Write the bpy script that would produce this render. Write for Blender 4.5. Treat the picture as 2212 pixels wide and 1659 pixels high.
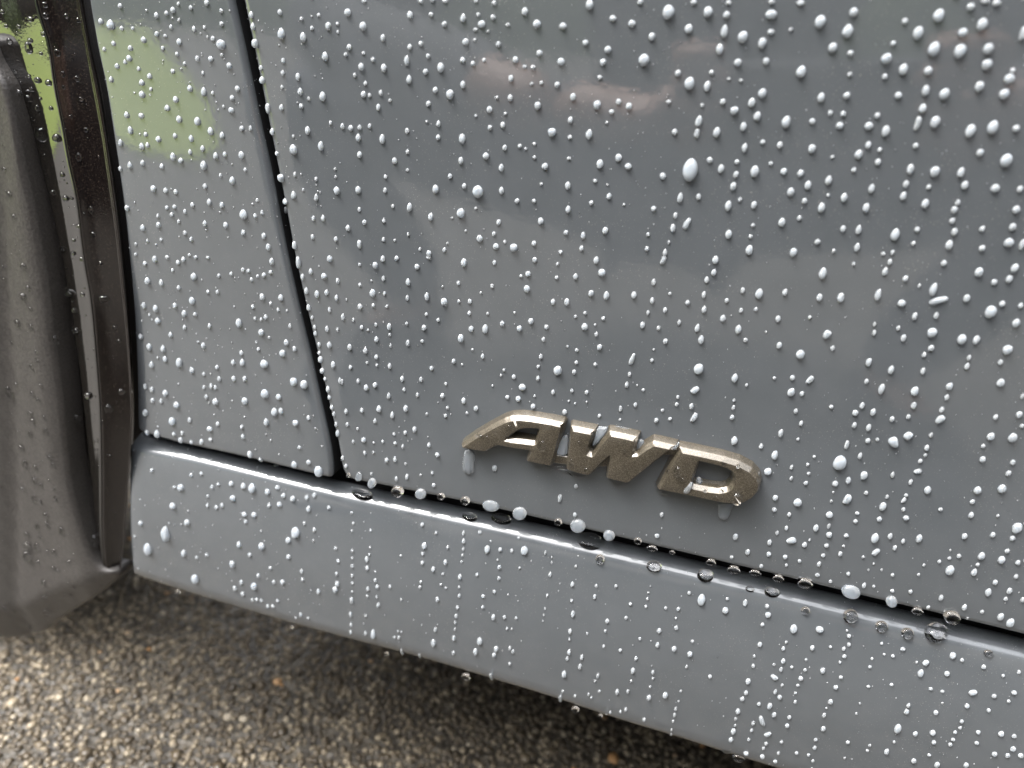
import bpy, bmesh, math, random
import numpy as np
from mathutils import Vector, Matrix
from mathutils.bvhtree import BVHTree
from mathutils.geometry import delaunay_2d_cdt

for o in list(bpy.data.objects):
    bpy.data.objects.remove(o)
SC = bpy.context.scene
COL = SC.collection
random.seed(7)
RNG = np.random.default_rng(7)

# ------------------------------------------------------------------ camera
# focal length and centre in the units of a 2212 x 1659 view of the photograph
F, CX, CY = 1475.0, 1106.0, 829.5
XC = np.array([.9587, .1832, -.2176]); XC /= np.linalg.norm(XC)
ZC = np.array([.0876, -.918, -.387]); ZC -= XC * XC.dot(ZC); ZC /= np.linalg.norm(ZC)
YC = np.cross(ZC, XC)
M = np.array([XC, YC, ZC])                      # camera (right, down, forward) -> world
CAM = np.array([0.01623, -0.24626, 0.12914])
cam_d = bpy.data.cameras.new('camera')
cam = bpy.data.objects.new('camera', cam_d)
COL.objects.link(cam)
cam_d.sensor_fit = 'HORIZONTAL'
cam_d.sensor_width = 9.8
cam_d.lens = 9.8 * F / 2212
cam_d.clip_start = 0.005
cam_d.clip_end = 500
R = Matrix(((M[0, 0], -M[0, 1], -M[0, 2]), (M[1, 0], -M[1, 1], -M[1, 2]), (M[2, 0], -M[2, 1], -M[2, 2])))
cam.matrix_world = Matrix.Translation(Vector(CAM)) @ R.to_4x4()
cam_d.dof.use_dof = True
cam_d.dof.focus_distance = 0.272
cam_d.dof.aperture_fstop = 1.78
SC.camera = cam

# ------------------------------------------------------------------ light
SUN_EL, SUN_AZ = math.radians(58), math.radians(243)   # azimuth measured from +Y towards +X
w = bpy.data.worlds.new("World"); SC.world = w; w.use_nodes = True
nt = w.node_tree; nt.nodes.clear()
sky = nt.nodes.new('ShaderNodeTexSky'); sky.sky_type = 'NISHITA'; sky.sun_disc = False
sky.sun_elevation = SUN_EL; sky.sun_rotation = SUN_AZ
sky.air_density = 1.0; sky.dust_density = 4.0; sky.ozone_density = 1.0
hs = nt.nodes.new('ShaderNodeHueSaturation'); hs.inputs['Saturation'].default_value = 0.16; hs.inputs['Value'].default_value = 1.0
tc = nt.nodes.new('ShaderNodeTexCoord')
cn = nt.nodes.new('ShaderNodeTexNoise'); cn.inputs['Scale'].default_value = 2.2; cn.inputs['Detail'].default_value = 6; cn.inputs['Roughness'].default_value = .55
cr = nt.nodes.new('ShaderNodeValToRGB'); cr.color_ramp.elements[0].position = .38; cr.color_ramp.elements[1].position = .66
cr.color_ramp.elements[0].color = (.88, .89, .91, 1); cr.color_ramp.elements[1].color = (1.3, 1.28, 1.25, 1)
mx = nt.nodes.new('ShaderNodeMix'); mx.data_type = 'RGBA'; mx.blend_type = 'MULTIPLY'; mx.inputs[0].default_value = 1.0
bg = nt.nodes.new('ShaderNodeBackground'); bg.inputs['Strength'].default_value = 0.09
out = nt.nodes.new('ShaderNodeOutputWorld')
L = nt.links.new
L(sky.outputs[0], hs.inputs['Color']); L(hs.outputs[0], mx.inputs[6])
L(tc.outputs['Generated'], cn.inputs['Vector']); L(cn.outputs[0], cr.inputs[0]); L(cr.outputs[0], mx.inputs[7])
# overcast: brightest overhead, dimmer towards the horizon
sz = nt.nodes.new('ShaderNodeSeparateXYZ'); zr = nt.nodes.new('ShaderNodeValToRGB')
zr.color_ramp.elements[0].position = 0.0; zr.color_ramp.elements[0].color = (.30, .30, .30, 1)
zr.color_ramp.elements[1].position = 1.0; zr.color_ramp.elements[1].color = (17, 17, 17, 1)
for p_, v_ in ((.52, .55), (.72, 14.0)):
    e_ = zr.color_ramp.elements.new(p_); e_.color = (v_, v_, v_, 1)
mz = nt.nodes.new('ShaderNodeMix'); mz.data_type = 'RGBA'; mz.blend_type = 'MULTIPLY'; mz.inputs[0].default_value = 1.0
L(tc.outputs['Generated'], sz.inputs[0]); L(sz.outputs[2], zr.inputs[0]); L(zr.outputs[0], mz.inputs[7]); L(mx.outputs[2], mz.inputs[6])
L(mz.outputs[2], bg.inputs['Color']); L(bg.outputs[0], out.inputs[0])

sd = bpy.data.lights.new('sun', 'SUN'); sd.energy = 1.0; sd.angle = math.radians(22); sd.color = (1, .95, .87)
sun = bpy.data.objects.new('sun', sd); COL.objects.link(sun)
sdir = Vector((math.sin(SUN_AZ) * math.cos(SUN_EL), math.cos(SUN_AZ) * math.cos(SUN_EL), math.sin(SUN_EL)))
sun.rotation_euler = sdir.to_track_quat('Z', 'Y').to_euler()

SC.view_settings.view_transform = 'Standard'
SC.view_settings.look = 'None'
SC.view_settings.exposure = EXPOSURE = -0.12
SC.view_settings.gamma = 1.0
SC.cycles.use_denoising = True
SC.cycles.max_bounces = 14
SC.cycles.transmission_bounces = 10
SC.cycles.diffuse_bounces = 4
SC.cycles.sample_clamp_indirect = 4
SC.cycles.blur_glossy = 0.3

# ------------------------------------------------------------------ helpers
def ray(u, v):
    return M @ np.array([(u - CX) / F, (v - CY) / F, 1.0])
def pt(u, v, y=0.0):
    """the point of the upright plane at depth y that is seen at (u, v)"""
    r = ray(u, v)
    return CAM + r * (y - CAM[1]) / r[1]
def proj(p):
    c = M.T @ (np.asarray(p) - CAM)
    return np.array([CX + F * c[0] / c[2], CY + F * c[1] / c[2]])
def tag(o, label=None, cat=None, group=None, kind=None):
    if label: o['label'] = label
    if cat: o['category'] = cat
    if group: o['group'] = group
    if kind: o['kind'] = kind
    return o
def empty(name, loc, label=None, cat=None, group=None, parent=None):
    o = bpy.data.objects.new(name, None); COL.objects.link(o); o.location = loc
    o.empty_display_size = .01
    if parent: o.parent = parent
    return tag(o, label, cat, group)
def mesh_obj(name, verts, faces, mat, parent=None, smooth=True):
    me = bpy.data.meshes.new(name)
    me.from_pydata([tuple(map(float, v)) for v in verts], [], [tuple(int(i) for i in f) for f in faces])
    me.validate()
    bm = bmesh.new(); bm.from_mesh(me); bmesh.ops.remove_doubles(bm, verts=bm.verts, dist=2e-6)
    bmesh.ops.recalc_face_normals(bm, faces=bm.faces); bm.to_mesh(me); bm.free()
    me.materials.append(mat)
    for p in me.polygons: p.use_smooth = smooth
    o = bpy.data.objects.new(name, me); COL.objects.link(o)
    if parent: o.parent = parent
    return o
def sharp(o, deg=35):
    me = o.data
    bm = bmesh.new(); bm.from_mesh(me)
    for e in bm.edges:
        e.smooth = not (len(e.link_faces) == 2 and e.calc_face_angle(0) > math.radians(deg))
    bm.to_mesh(me); bm.free()
    return o
def chaikin(p, n=2, closed=False):
    p = np.array(p, float)
    for _ in range(n):
        if closed:
            q = np.roll(p, -1, 0)
            p = np.stack([.75 * p + .25 * q, .25 * p + .75 * q], 1).reshape(-1, p.shape[1])
        else:
            a, b = p[:-1], p[1:]
            m = np.stack([.75 * a + .25 * b, .25 * a + .75 * b], 1).reshape(-1, p.shape[1])
            p = np.vstack([p[:1], m, p[-1:]])
    return p
def resample(p, n=None, step=None, closed=False):
    p = np.array(p, float)
    if closed: p = np.vstack([p, p[:1]])
    s = np.r_[0, np.cumsum(np.linalg.norm(np.diff(p, axis=0), axis=1))]
    if n is None: n = max(8, int(s[-1] / step))
    t = np.linspace(0, s[-1], n + (1 if closed else 0))
    q = np.stack([np.interp(t, s, p[:, k]) for k in range(p.shape[1])], 1)
    return q[:-1] if closed else q
def offset2(p, d):
    """closed 2-D outline moved inward by d (outline counter-clockwise)"""
    a = np.roll(p, 1, 0); b = np.roll(p, -1, 0)
    t1 = p - a; t2 = b - p
    t1 /= np.maximum(np.linalg.norm(t1, axis=1, keepdims=True), 1e-12)
    t2 /= np.maximum(np.linalg.norm(t2, axis=1, keepdims=True), 1e-12)
    n1 = np.stack([-t1[:, 1], t1[:, 0]], 1); n2 = np.stack([-t2[:, 1], t2[:, 0]], 1)
    n = n1 + n2; ln = np.linalg.norm(n, axis=1, keepdims=True)
    n /= np.maximum(ln, 1e-9)
    c = np.clip((n * n1).sum(1, keepdims=True), .45, 1)
    return p + n * d / c
def area(p):
    x, y = p[:, 0], p[:, 1]
    return .5 * np.sum(x * np.roll(y, -1) - np.roll(x, -1) * y)

# ------------------------------------------------------------------ materials
def mat(name):
    m = bpy.data.materials.new(name); m.use_nodes = True
    n = m.node_tree
    return m, n, n.nodes['Principled BSDF']
def noise(n, scale, detail=3, rough=.5, vec=None):
    t = n.nodes.new('ShaderNodeTexNoise'); t.inputs['Scale'].default_value = scale
    t.inputs['Detail'].default_value = detail; t.inputs['Roughness'].default_value = rough
    if vec is None:
        g = n.nodes.new('ShaderNodeNewGeometry'); vec = g.outputs['Position']
    n.links.new(vec, t.inputs['Vector'])
    return t
def ramp(n, src, stops):
    r = n.nodes.new('ShaderNodeValToRGB'); e = r.color_ramp.elements
    while len(e) < len(stops): e.new(.5)
    for k, (p, c) in enumerate(stops):
        e[k].position = p; e[k].color = (*c, 1) if len(c) == 3 else c
    n.links.new(src, r.inputs[0]); return r
def bump(n, src, strength, dist, target, normal=None):
    b = n.nodes.new('ShaderNodeBump'); b.inputs['Strength'].default_value = strength
    b.inputs['Distance'].default_value = dist
    n.links.new(src, b.inputs['Height'])
    if normal: n.links.new(normal, b.inputs['Normal'])
    n.links.new(b.outputs[0], target); return b

PAINT, n, b = mat('grey_car_paint')
t = noise(n, 60, 6, .6); r = ramp(n, t.outputs[0], [(.3, (.084, .092, .099)), (.7, (.094, .102, .110))])
# fine dried dust specks
t2 = noise(n, 1900, 2, .5); r2 = ramp(n, t2.outputs[0], [(.66, (0, 0, 0)), (.76, (1, 1, 1))])
t3 = noise(n, 25, 3, .6); r3 = ramp(n, t3.outputs[0], [(.40, (0, 0, 0)), (.75, (.8, .8, .8))])
mm = n.nodes.new('ShaderNodeMath'); mm.operation = 'MULTIPLY'
n.links.new(r2.outputs[0], mm.inputs[0]); n.links.new(r3.outputs[0], mm.inputs[1])
mx = n.nodes.new('ShaderNodeMix'); mx.data_type = 'RGBA'
n.links.new(mm.outputs[0], mx.inputs[0]); n.links.new(r.outputs[0], mx.inputs[6]); mx.inputs[7].default_value = (.42, .40, .36, 1)
n.links.new(mx.outputs[2], b.inputs['Base Color'])
b.inputs['Roughness'].default_value = .45
b.inputs['Specular IOR Level'].default_value = .25
b.inputs['Coat Weight'].default_value = 1.0; b.inputs['Coat Roughness'].default_value = .055; b.inputs['Coat IOR'].default_value = 1.75
t4 = noise(n, 420, 2, .5); bump(n, t4.outputs[0], .05, .0004, b.inputs['Coat Normal'])

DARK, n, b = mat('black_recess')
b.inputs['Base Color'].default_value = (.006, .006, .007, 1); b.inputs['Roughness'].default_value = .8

GLOSS, n, b = mat('gloss_black_plastic')
t2 = noise(n, 1400, 2, .5); r2 = ramp(n, t2.outputs[0], [(.62, (.008, .007, .006)), (.80, (.06, .05, .04))])
n.links.new(r2.outputs[0], b.inputs['Base Color'])
b.inputs['Roughness'].default_value = .04
b.inputs['IOR'].default_value = 2.1
t4 = noise(n, 900, 2, .5); bump(n, t4.outputs[0], .05, .0003, b.inputs['Normal'])

BAND, n, b = mat('semi_gloss_black_plastic')
t2 = noise(n, 1700, 3, .6); r2 = ramp(n, t2.outputs[0], [(.50, (.007, .005, .0045)), (.78, (.045, .034, .026))])
n.links.new(r2.outputs[0], b.inputs['Base Color']); b.inputs['Roughness'].default_value = .12; b.inputs['IOR'].default_value = 1.65
bump(n, t2.outputs[0], .10, .0003, b.inputs['Normal'])

MATTE, n, b = mat('textured_black_plastic')
t2 = noise(n, 1300, 4, .6); r2 = ramp(n, t2.outputs[0], [(.50, (.003, .0025, .0025)), (.80, (.026, .020, .015))])
n.links.new(r2.outputs[0], b.inputs['Base Color']); b.inputs['Roughness'].default_value = .6; b.inputs['Specular IOR Level'].default_value = .12
bump(n, t2.outputs[0], .6, .0006, b.inputs['Normal'])

FLAP, n, b = mat('satin_grey_plastic')
t2 = noise(n, 900, 4, .6); r2 = ramp(n, t2.outputs[0], [(.35, (.044, .040, .037)), (.75, (.078, .071, .065))])
n.links.new(r2.outputs[0], b.inputs['Base Color']); b.inputs['Roughness'].default_value = .38
b.inputs['IOR'].default_value = 1.55
bump(n, t2.outputs[0], .5, .0006, b.inputs['Normal'])

BRONZE, n, b = mat('bronze_metal_paint')
v = n.nodes.new('ShaderNodeTexVoronoi'); v.inputs['Scale'].default_value = 5200
g = n.nodes.new('ShaderNodeNewGeometry'); n.links.new(g.outputs['Position'], v.inputs['Vector'])
sp = n.nodes.new('ShaderNodeSeparateColor'); n.links.new(v.outputs['Color'], sp.inputs[0])
r = ramp(n, sp.outputs[0], [(.0, (.060, .050, .036)), (.6, (.105, .089, .065)), (1., (.20, .172, .128))])
n.links.new(r.outputs[0], b.inputs['Base Color'])
b.inputs['Metallic'].default_value = .6; b.inputs['Roughness'].default_value = .36
b.inputs['Coat Weight'].default_value = 1; b.inputs['Coat Roughness'].default_value = .10; b.inputs['Coat IOR'].default_value = 1.6
bump(n, sp.outputs[1], .35, .00006, b.inputs['Normal'])

WATER, n, b = mat('clear_water')
b.inputs['Base Color'].default_value = (1, 1, 1, 1); b.inputs['Roughness'].default_value = 0.0
b.inputs['IOR'].default_value = 1.333; b.inputs['Transmission Weight'].default_value = 1.0

# water beads on the light paint: milky colour stands in for focused light
BEAD, n, b = mat('whitened_water_bead')
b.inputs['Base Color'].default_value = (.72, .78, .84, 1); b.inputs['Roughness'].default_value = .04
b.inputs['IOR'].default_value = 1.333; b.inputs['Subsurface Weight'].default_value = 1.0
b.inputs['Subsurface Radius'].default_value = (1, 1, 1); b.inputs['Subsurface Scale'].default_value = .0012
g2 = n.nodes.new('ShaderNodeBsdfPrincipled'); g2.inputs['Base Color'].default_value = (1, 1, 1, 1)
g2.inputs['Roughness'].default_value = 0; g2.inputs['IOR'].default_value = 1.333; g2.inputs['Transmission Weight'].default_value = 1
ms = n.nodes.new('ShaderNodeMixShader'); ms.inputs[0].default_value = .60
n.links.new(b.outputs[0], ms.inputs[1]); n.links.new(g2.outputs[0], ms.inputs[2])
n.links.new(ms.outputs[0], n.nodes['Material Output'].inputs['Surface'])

RUN = BEAD.copy(); RUN.name = 'water_run'  # keeps a little of the whitened body colour
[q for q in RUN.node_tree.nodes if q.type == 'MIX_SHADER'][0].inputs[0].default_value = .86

ASPH, n, b = mat('damp_asphalt')
v = n.nodes.new('ShaderNodeTexVoronoi'); v.inputs['Scale'].default_value = 210
g = n.nodes.new('ShaderNodeNewGeometry'); n.links.new(g.outputs['Position'], v.inputs['Vector'])
sp = n.nodes.new('ShaderNodeSeparateColor'); n.links.new(v.outputs['Color'], sp.inputs[0])
r = ramp(n, sp.outputs[0], [(0, (.02, .017, .0135)), (.6, (.052, .045, .035)), (1., (.10, .088, .070))])
n.links.new(r.outputs[0], b.inputs['Base Color']); b.inputs['Roughness'].default_value = .5
bump(n, v.outputs['Distance'], .8, .002, b.inputs['Normal'])

STONE, n, b = mat('asphalt_aggregate')
g = n.nodes.new('ShaderNodeNewGeometry')
r = ramp(n, g.outputs['Random Per Island'], [(0, (.038, .029, .018)), (.35, (.080, .062, .040)), (.75, (.14, .113, .075)), (.95, (.23, .19, .13)), (.992, (.33, .29, .22)), (1, (.42, .20, .05))])
r.color_ramp.interpolation = 'CONSTANT'
r.color_ramp.interpolation = 'LINEAR'
n.links.new(r.outputs[0], b.inputs['Base Color']); b.inputs['Roughness'].default_value = .32

LAWN, n, b = mat('lawn_grass')
t = noise(n, 7.0, 8, .7); r = ramp(n, t.outputs[0], [(.3, (.16, .21, .03)), (.5, (.25, .33, .055)), (.72, (.35, .42, .11))])
n.links.new(r.outputs[0], b.inputs['Base Color']); b.inputs['Roughness'].default_value = .8
PATH, n, b = mat('concrete_path')
t = noise(n, 8.0, 5, .6); r = ramp(n, t.outputs[0], [(.3, (.26, .24, .24)), (.7, (.36, .33, .33))])
n.links.new(r.outputs[0], b.inputs['Base Color']); b.inputs['Roughness'].default_value = .85

# ------------------------------------------------------------------ the setting
GZ = -0.305
def sheet(name, x0, x1, y0, y1, z, m):
    o = mesh_obj(name, [(x0, y0, z), (x1, y0, z), (x1, y1, z), (x0, y1, z)], [(0, 1, 2, 3)], m, smooth=False)
    return tag(o, kind='structure')
sheet('ground', -120, 120, -120, 120, GZ, ASPH)
LW = mesh_obj('lawn', [(-118, -1.75, GZ + .012), (-2.4, -1.72, GZ + .012), (-1.85, -1.80, GZ + .012), (-1.95, -2.1, GZ + .012), (-3.1, -3.4, GZ + .012), (-5.8, -6.0, GZ + .012),
    (-12.2, -12, GZ + .012), (-35, -34, GZ + .012), (-118, -34, GZ + .012)], [tuple(range(9))], LAWN, smooth=False)
tag(LW, kind='structure')
sheet('path', -118, 118, -42, -34.0, GZ + .016, PATH)
sheet('lawn', -118, 118, -110, -42, GZ + .012, LAWN)

def added_hedge():  # unseen hedge, put in to keep light from the horizon low
    v, f = [], []
    nx, nz = 220, 14
    for i in range(nx + 1):
        x = -75 + 150 * i / nx
        for j in range(nz + 1):
            a = j / nz * math.pi
            r_ = 1 + .18 * math.sin(x * .9 + j) + .12 * math.sin(x * 2.3 + 2 * j) + random.uniform(-.08, .08)
            v.append((x, -46 + 2.0 * math.cos(a) * r_, GZ + 4.2 * math.sin(a) * r_ * (1 + .15 * math.sin(x * .31))))
    for i in range(nx):
        for j in range(nz):
            a = i * (nz + 1) + j; f.append((a, a + 1, a + nz + 2, a + nz + 1))
    m, n, b = mat('hedge_leaves')
    t = noise(n, 2.5, 8, .7); r = ramp(n, t.outputs[0], [(.35, (.02, .04, .012)), (.65, (.08, .12, .03))])
    n.links.new(r.outputs[0], b.inputs['Base Color']); b.inputs['Roughness'].default_value = .8
    tag(mesh_obj('added_hedge', v, f, m), 'long dark green hedge across the lawn, unseen, added to darken the horizon', 'added_hedge')
added_hedge()

# loose aggregate standing proud of the asphalt, as far as single stones show
def stones():
    ico = bmesh.new(); bmesh.ops.create_icosphere(ico, subdivisions=1, radius=1.0)
    V = np.array([v.co[:] for v in ico.verts]); Fc = np.array([[v.index for v in f.verts] for f in ico.faces]); ico.free()
    pts = []
    step = .0045
    for x in np.arange(-1.15, .55, step):
        y = np.arange(-.30, .95, step)
        pts.append(np.stack([np.full_like(y, x), y], 1))
    P = np.vstack(pts); P += RNG.uniform(-.5, .5, P.shape) * step * 1.1
    # keep what the view can see, with a margin
    keep = []
    c = (np.c_[P, np.full(len(P), GZ)] - CAM) @ M
    u = CX + F * c[:, 0] / c[:, 2]; v = CY + F * c[:, 1] / c[:, 2]
    k = (c[:, 2] > 0) & (u > -350) & (u < 2500) & (v > 1050) & (v < 2100)
    P = P[k]
    n_ = len(P)
    s = RNG.uniform(.0012, .0028, n_) * np.where(RNG.random(n_) < .06, 1.5, 1)
    sc = np.stack([s * RNG.uniform(.8, 1.25, n_), s * RNG.uniform(.8, 1.25, n_), s * RNG.uniform(.5, .8, n_)], 1)
    a = RNG.uniform(0, 6.28, n_)
    W = V[None] * (1 + RNG.uniform(-.22, .22, (n_, 12, 1)))
    W = W * sc[:, None, :]
    ca, sa = np.cos(a)[:, None], np.sin(a)[:, None]
    x = W[..., 0] * ca - W[..., 1] * sa + P[:, 0:1]; y = W[..., 0] * sa + W[..., 1] * ca + P[:, 1:2]
    z = W[..., 2] + GZ + s[:, None] * .15
    VV = np.stack([x, y, z], -1).reshape(-1, 3)
    FF = (Fc[None] + (np.arange(n_) * 12)[:, None, None]).reshape(-1, 3)
    me = bpy.data.meshes.new('aggregate')
    me.vertices.add(len(VV)); me.vertices.foreach_set('co', VV.ravel())
    me.loops.add(len(FF) * 3); me.loops.foreach_set('vertex_index', FF.ravel().astype(np.int32))
    me.polygons.add(len(FF)); me.polygons.foreach_set('loop_start', np.arange(0, len(FF) * 3, 3, dtype=np.int32))
    me.update(calc_edges=True); me.materials.append(STONE)
    o = bpy.data.objects.new('gravel', me); COL.objects.link(o)
    tag(o, 'coarse brown and grey stones of the damp asphalt below the car', 'gravel', kind='stuff')
    print('stones', n_)
stones()

# ------------------------------------------------------------------ the car
CAR = empty('parked_car', (0, .4, GZ), 'grey car with wet paint and bronze AWD badge, seen at its lower door', 'car')
def carpart(name, verts, faces, m, smooth=True, parent=None):
    o = mesh_obj(name, verts, faces, m, None, smooth)
    if parent is None: parent = CAR
    o.parent = parent
    o.matrix_parent_inverse = Matrix.Translation(-Vector(CAR.location))
    return o

# outlines traced in view units -----------------------------------------
DOOR_L = [(500, -110), (521.7, 0), (546.7, 116.7), (573.3, 250), (596.7, 366.7), (616.7, 466.7), (632, 553), (663, 686), (687, 786), (710, 886), (726.7, 953), (733, 990)]
DOOR_C = [(735, 1008), (741, 1023), (750, 1034), (764, 1040)]
DOOR_B = [(815, 1049.5), (877, 1062), (943, 1075), (1042, 1096), (1180, 1127.5), (1270, 1149), (1475, 1198), (1721, 1257), (1858, 1291), (2060, 1338), (2212, 1375), (2500, 1450), (2900, 1552)]
FEND_L = [(176, -110), (189, 0), (199, 58), (208, 109), (220, 162), (229, 208), (238, 266), (247, 324), (256, 384), (266, 456), (273, 526), (279, 584), (285, 653), (291, 751), (294, 843), (295, 915)]
FEND_B = [(297, 930), (312, 938), (360, 952), (433, 968), (533, 990), (633, 1015), (690, 1029), (706, 1032.5), (709, 1033.2)]
FEND_R = [(713, 1033), (716.5, 1030), (717, 1022), (717, 1008), (711, 960), (694, 886), (672, 786), (646, 680), (617, 553), (601, 470), (581, 366), (555, 250), (528, 117), (501, 0), (479, -110)]
def outline(px, step=.0018, r0=2, crown=None):
    p = []
    for u, v in px:
        q = pt(u, v)
        for _ in range(4 if crown else 0): q = pt(u, v, crown(q[0], q[2]))
        p.append(q[[0, 2]])
    p = np.array(p)
    p = chaikin(p, r0, True)
    p = resample(p, step=step, closed=True)
    if area(p) < 0: p = p[::-1].copy()
    return p
def panel(name, p, r, crown, back=.014, grid=.007, m=None, label=None):
    """sheet-metal panel: curved face, rolled edge of radius r and a return flange of depth back"""
    rings = []
    K = 7
    for k in range(K + 1):
        a = k / K * math.pi / 2
        rings.append((r * (1 - math.sin(a)), r * (1 - math.cos(a))))
    rings = rings[::-1]                        # from flange (inset 0,depth r) ... wait order fixed below
    rings = sorted(rings, key=lambda q: q[0])  # outline first: inset 0 -> depth r
    verts, faces = [], []
    N = len(p)
    allr = [(0, back)] + [(i, d) for i, d in rings]
    for ins, dep in allr:
        q = offset2(p, ins) if ins > 0 else p
        for x, z in q:
            verts.append((x, crown(x, z) + dep, z))
    for k in range(len(allr) - 1):
        for i in range(N):
            j = (i + 1) % N
            faces.append((k * N + i, k * N + j, (k + 1) * N + j, (k + 1) * N + i))
    q = offset2(p, rings[-1][0])
    lo, hi = q.min(0), q.max(0)
    gx, gz = np.meshgrid(np.arange(lo[0], hi[0], grid), np.arange(lo[1], hi[1], grid))
    G = np.stack([gx.ravel(), gz.ravel()], 1)
    # inside test
    inside = np.zeros(len(G), bool)
    x1, y1 = q[:, 0], q[:, 1]; x2, y2 = np.roll(x1, -1), np.roll(y1, -1)
    for k in range(len(q)):
        c = ((y1[k] > G[:, 1]) != (y2[k] > G[:, 1])) & (G[:, 0] < (x2[k] - x1[k]) * (G[:, 1] - y1[k]) / (y2[k] - y1[k] + 1e-15) + x1[k])
        inside ^= c
    G = G[inside]
    # stay off the ring
    dmin = np.min(np.linalg.norm(G[:, None, :] - q[None, ::2, :], axis=2), axis=1)
    G = G[dmin > grid * .45]
    pts2 = [Vector((a, b_)) for a, b_ in np.vstack([q, G])]
    ed = [(i, (i + 1) % N) for i in range(N)]
    vv, ee, ff, _, _, _ = delaunay_2d_cdt(pts2, ed, [], 1, 1e-7)
    base = len(verts)
    for v_ in vv:
        verts.append((v_.x, crown(v_.x, v_.y), v_.y))
    faces += [tuple(base + i for i in f_) for f_ in ff]
    o = carpart(name, verts, faces, m or PAINT)
    if m is None:                                  # return flange of painted metal, coloured black for the shade in the joint
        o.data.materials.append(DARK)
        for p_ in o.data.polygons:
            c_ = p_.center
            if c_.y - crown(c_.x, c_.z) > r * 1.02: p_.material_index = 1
    if label: o['label'] = label
    return o
def crown_door(x, z):
    return .0012 - .0012 * math.cos(max(-1.5, min(1.5, (z - .02) * 6))) - .035 * max(0, z - .02) + .02 * max(0, x - .05) ** 2
def crown_fender(x, z):
    # rolls gently inwards towards the wheel arch
    d = max(0, -.135 - x)
    return crown_door(x, z) + .0 + .30 * d * d
far = [(3300, 1660), (3300, -400), (2212, -260), (1100, -260), (520, -180)]
door_px = DOOR_L + DOOR_C + DOOR_B + [(3300, 1655), (3300, -500), (1700, -420), (440, -420)]
DOORP = outline(door_px, crown=crown_door)
door = panel('door_panel', DOORP, .0028, crown_door, label='grey front door skin')
fend_px = FEND_L + FEND_B + FEND_R + [(430, -420), (120, -420)]
FENDP = outline(fend_px, crown=crown_fender)
fender = panel('fender_panel', FENDP, .0022, crown_fender, back=.012)

# sill ---------------------------------------------------------------
SH = [(284, 968), (300, 973), (350, 984), (433, 1001), (533, 1026), (667, 1059), (737, 1076), (837, 1098), (1037, 1141), (1237, 1187), (1475, 1244), (1641, 1285), (1808, 1326), (1975, 1367), (2212, 1424), (2500, 1497), (3300, 1700)]
SB = [(279, 1240), (333, 1261), (433, 1293), (567, 1333), (737, 1381), (904, 1423), (1070, 1474), (1204, 1514), (1304, 1550), (1475, 1601), (1575, 1634), (1700, 1672), (2000, 1760), (2500, 1920), (3300, 2190)]
def sill():
    n_ = 130
    YS, YB = .0022, -.0012
    a = resample(chaikin([pt(u, v, YS) for u, v in SH], 2), n=400)
    b_ = resample(chaikin([pt(u, v, YB) for u, v in SB], 2), n=400)
    xs = np.linspace(-.2395, .60, n_)
    za = np.interp(xs, a[:, 0], a[:, 2]); zb = np.interp(xs, b_[:, 0], b_[:, 2]) - .0019
    H = za - zb
    xl = np.interp(np.linspace(0, 1, 5), [0, 1], [0, 1])
    prof = []   # (fraction down the face, y, extra z)
    DY, DZ = .0013 * math.cos(math.radians(36)), .0013 * math.sin(math.radians(36))
    prof += [(0, y_ + DY, z_ + DZ) for y_, z_ in ((.0115, -.0060), (.0112, .0005), (.0106, .0022), (.0098, .0027), (.0088, .0027), (.0078, .0024))]
    def shoulder(deg, add):
        t = math.radians(deg)
        return (0, YS + .0042 * (1 - math.sin(t)) + DY * add, .0042 * math.cos(t) - .0026 + DZ * add)
    prof += [shoulder(16, 1), shoulder(26, 1), shoulder(36, 1), shoulder(36, .5), shoulder(36, 0), shoulder(44, 0), shoulder(53, 0), shoulder(62, 0), shoulder(72, 0), shoulder(80, 0)]
    for fr in (.06, .12, .2, .3, .4, .5, .6, .7, .8, .88, .94):
        prof.append((fr, YS + (YB - YS) * fr - .0022 * math.sin(fr * math.pi), 0))
    for k in range(1, 7):
        t = math.radians(k * 16)
        prof.append((1, YB + .006 * (1 - math.cos(t)), -.006 * math.sin(t) + .006))
    prof += [(1, .012, -.0005), (1, .045, .001)]
    verts, faces = [], []
    edge_r = .006
    for i, x in enumerate(xs):
        for fr, y, ez in prof:
            z = za[i] - H[i] * fr + ez
            verts.append((x, y, z))
    Kp = len(prof)
    # rounded return at the wheel-arch end
    ends = []
    for s_ in range(1, 6):
        t = s_ / 5 * math.pi / 2
        row = []
        for (fr, y, ez) in prof:
            z = za[0] - H[0] * fr + ez
            cz = za[0] - H[0] * .5
            zz = cz + (z - cz) * (1 - .012 * (1 - math.cos(t)))
            xe = xs[0] - .004 * math.sin(t) - .052 * max(0, fr - 0) ** 1.0 * 0
            row.append((xe, y + .006 * (1 - math.cos(t)), zz))
        ends.append(row)
    ends.append([(e[0] , max(e[1], .0) + .03, e[2]) for e in ends[-1]])
    rows = [ends[k] for k in range(len(ends) - 1, -1, -1)]
    allv = [v for rr in rows for v in rr] + verts
    nr = len(rows) + n_
    # the left end leans: follow the traced edge (292,1000) -> (276,1225)
    out_v = []
    for (x, y, z) in allv:
        k = (z - (-.06)) / (-.075)
        lean = -.0075 * min(1, max(0, k)) ** 1.2
        wgt = max(0, 1 - (x + .2445) / .03)
        out_v.append((x + lean * min(1, wgt) , y, z))
    for i in range(nr - 1):
        for k in range(Kp - 1):
            faces.append((i * Kp + k, (i + 1) * Kp + k, (i + 1) * Kp + k + 1, i * Kp + k + 1))
    return carpart('rocker_panel', out_v, faces, PAINT)
rocker = sill()

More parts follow.
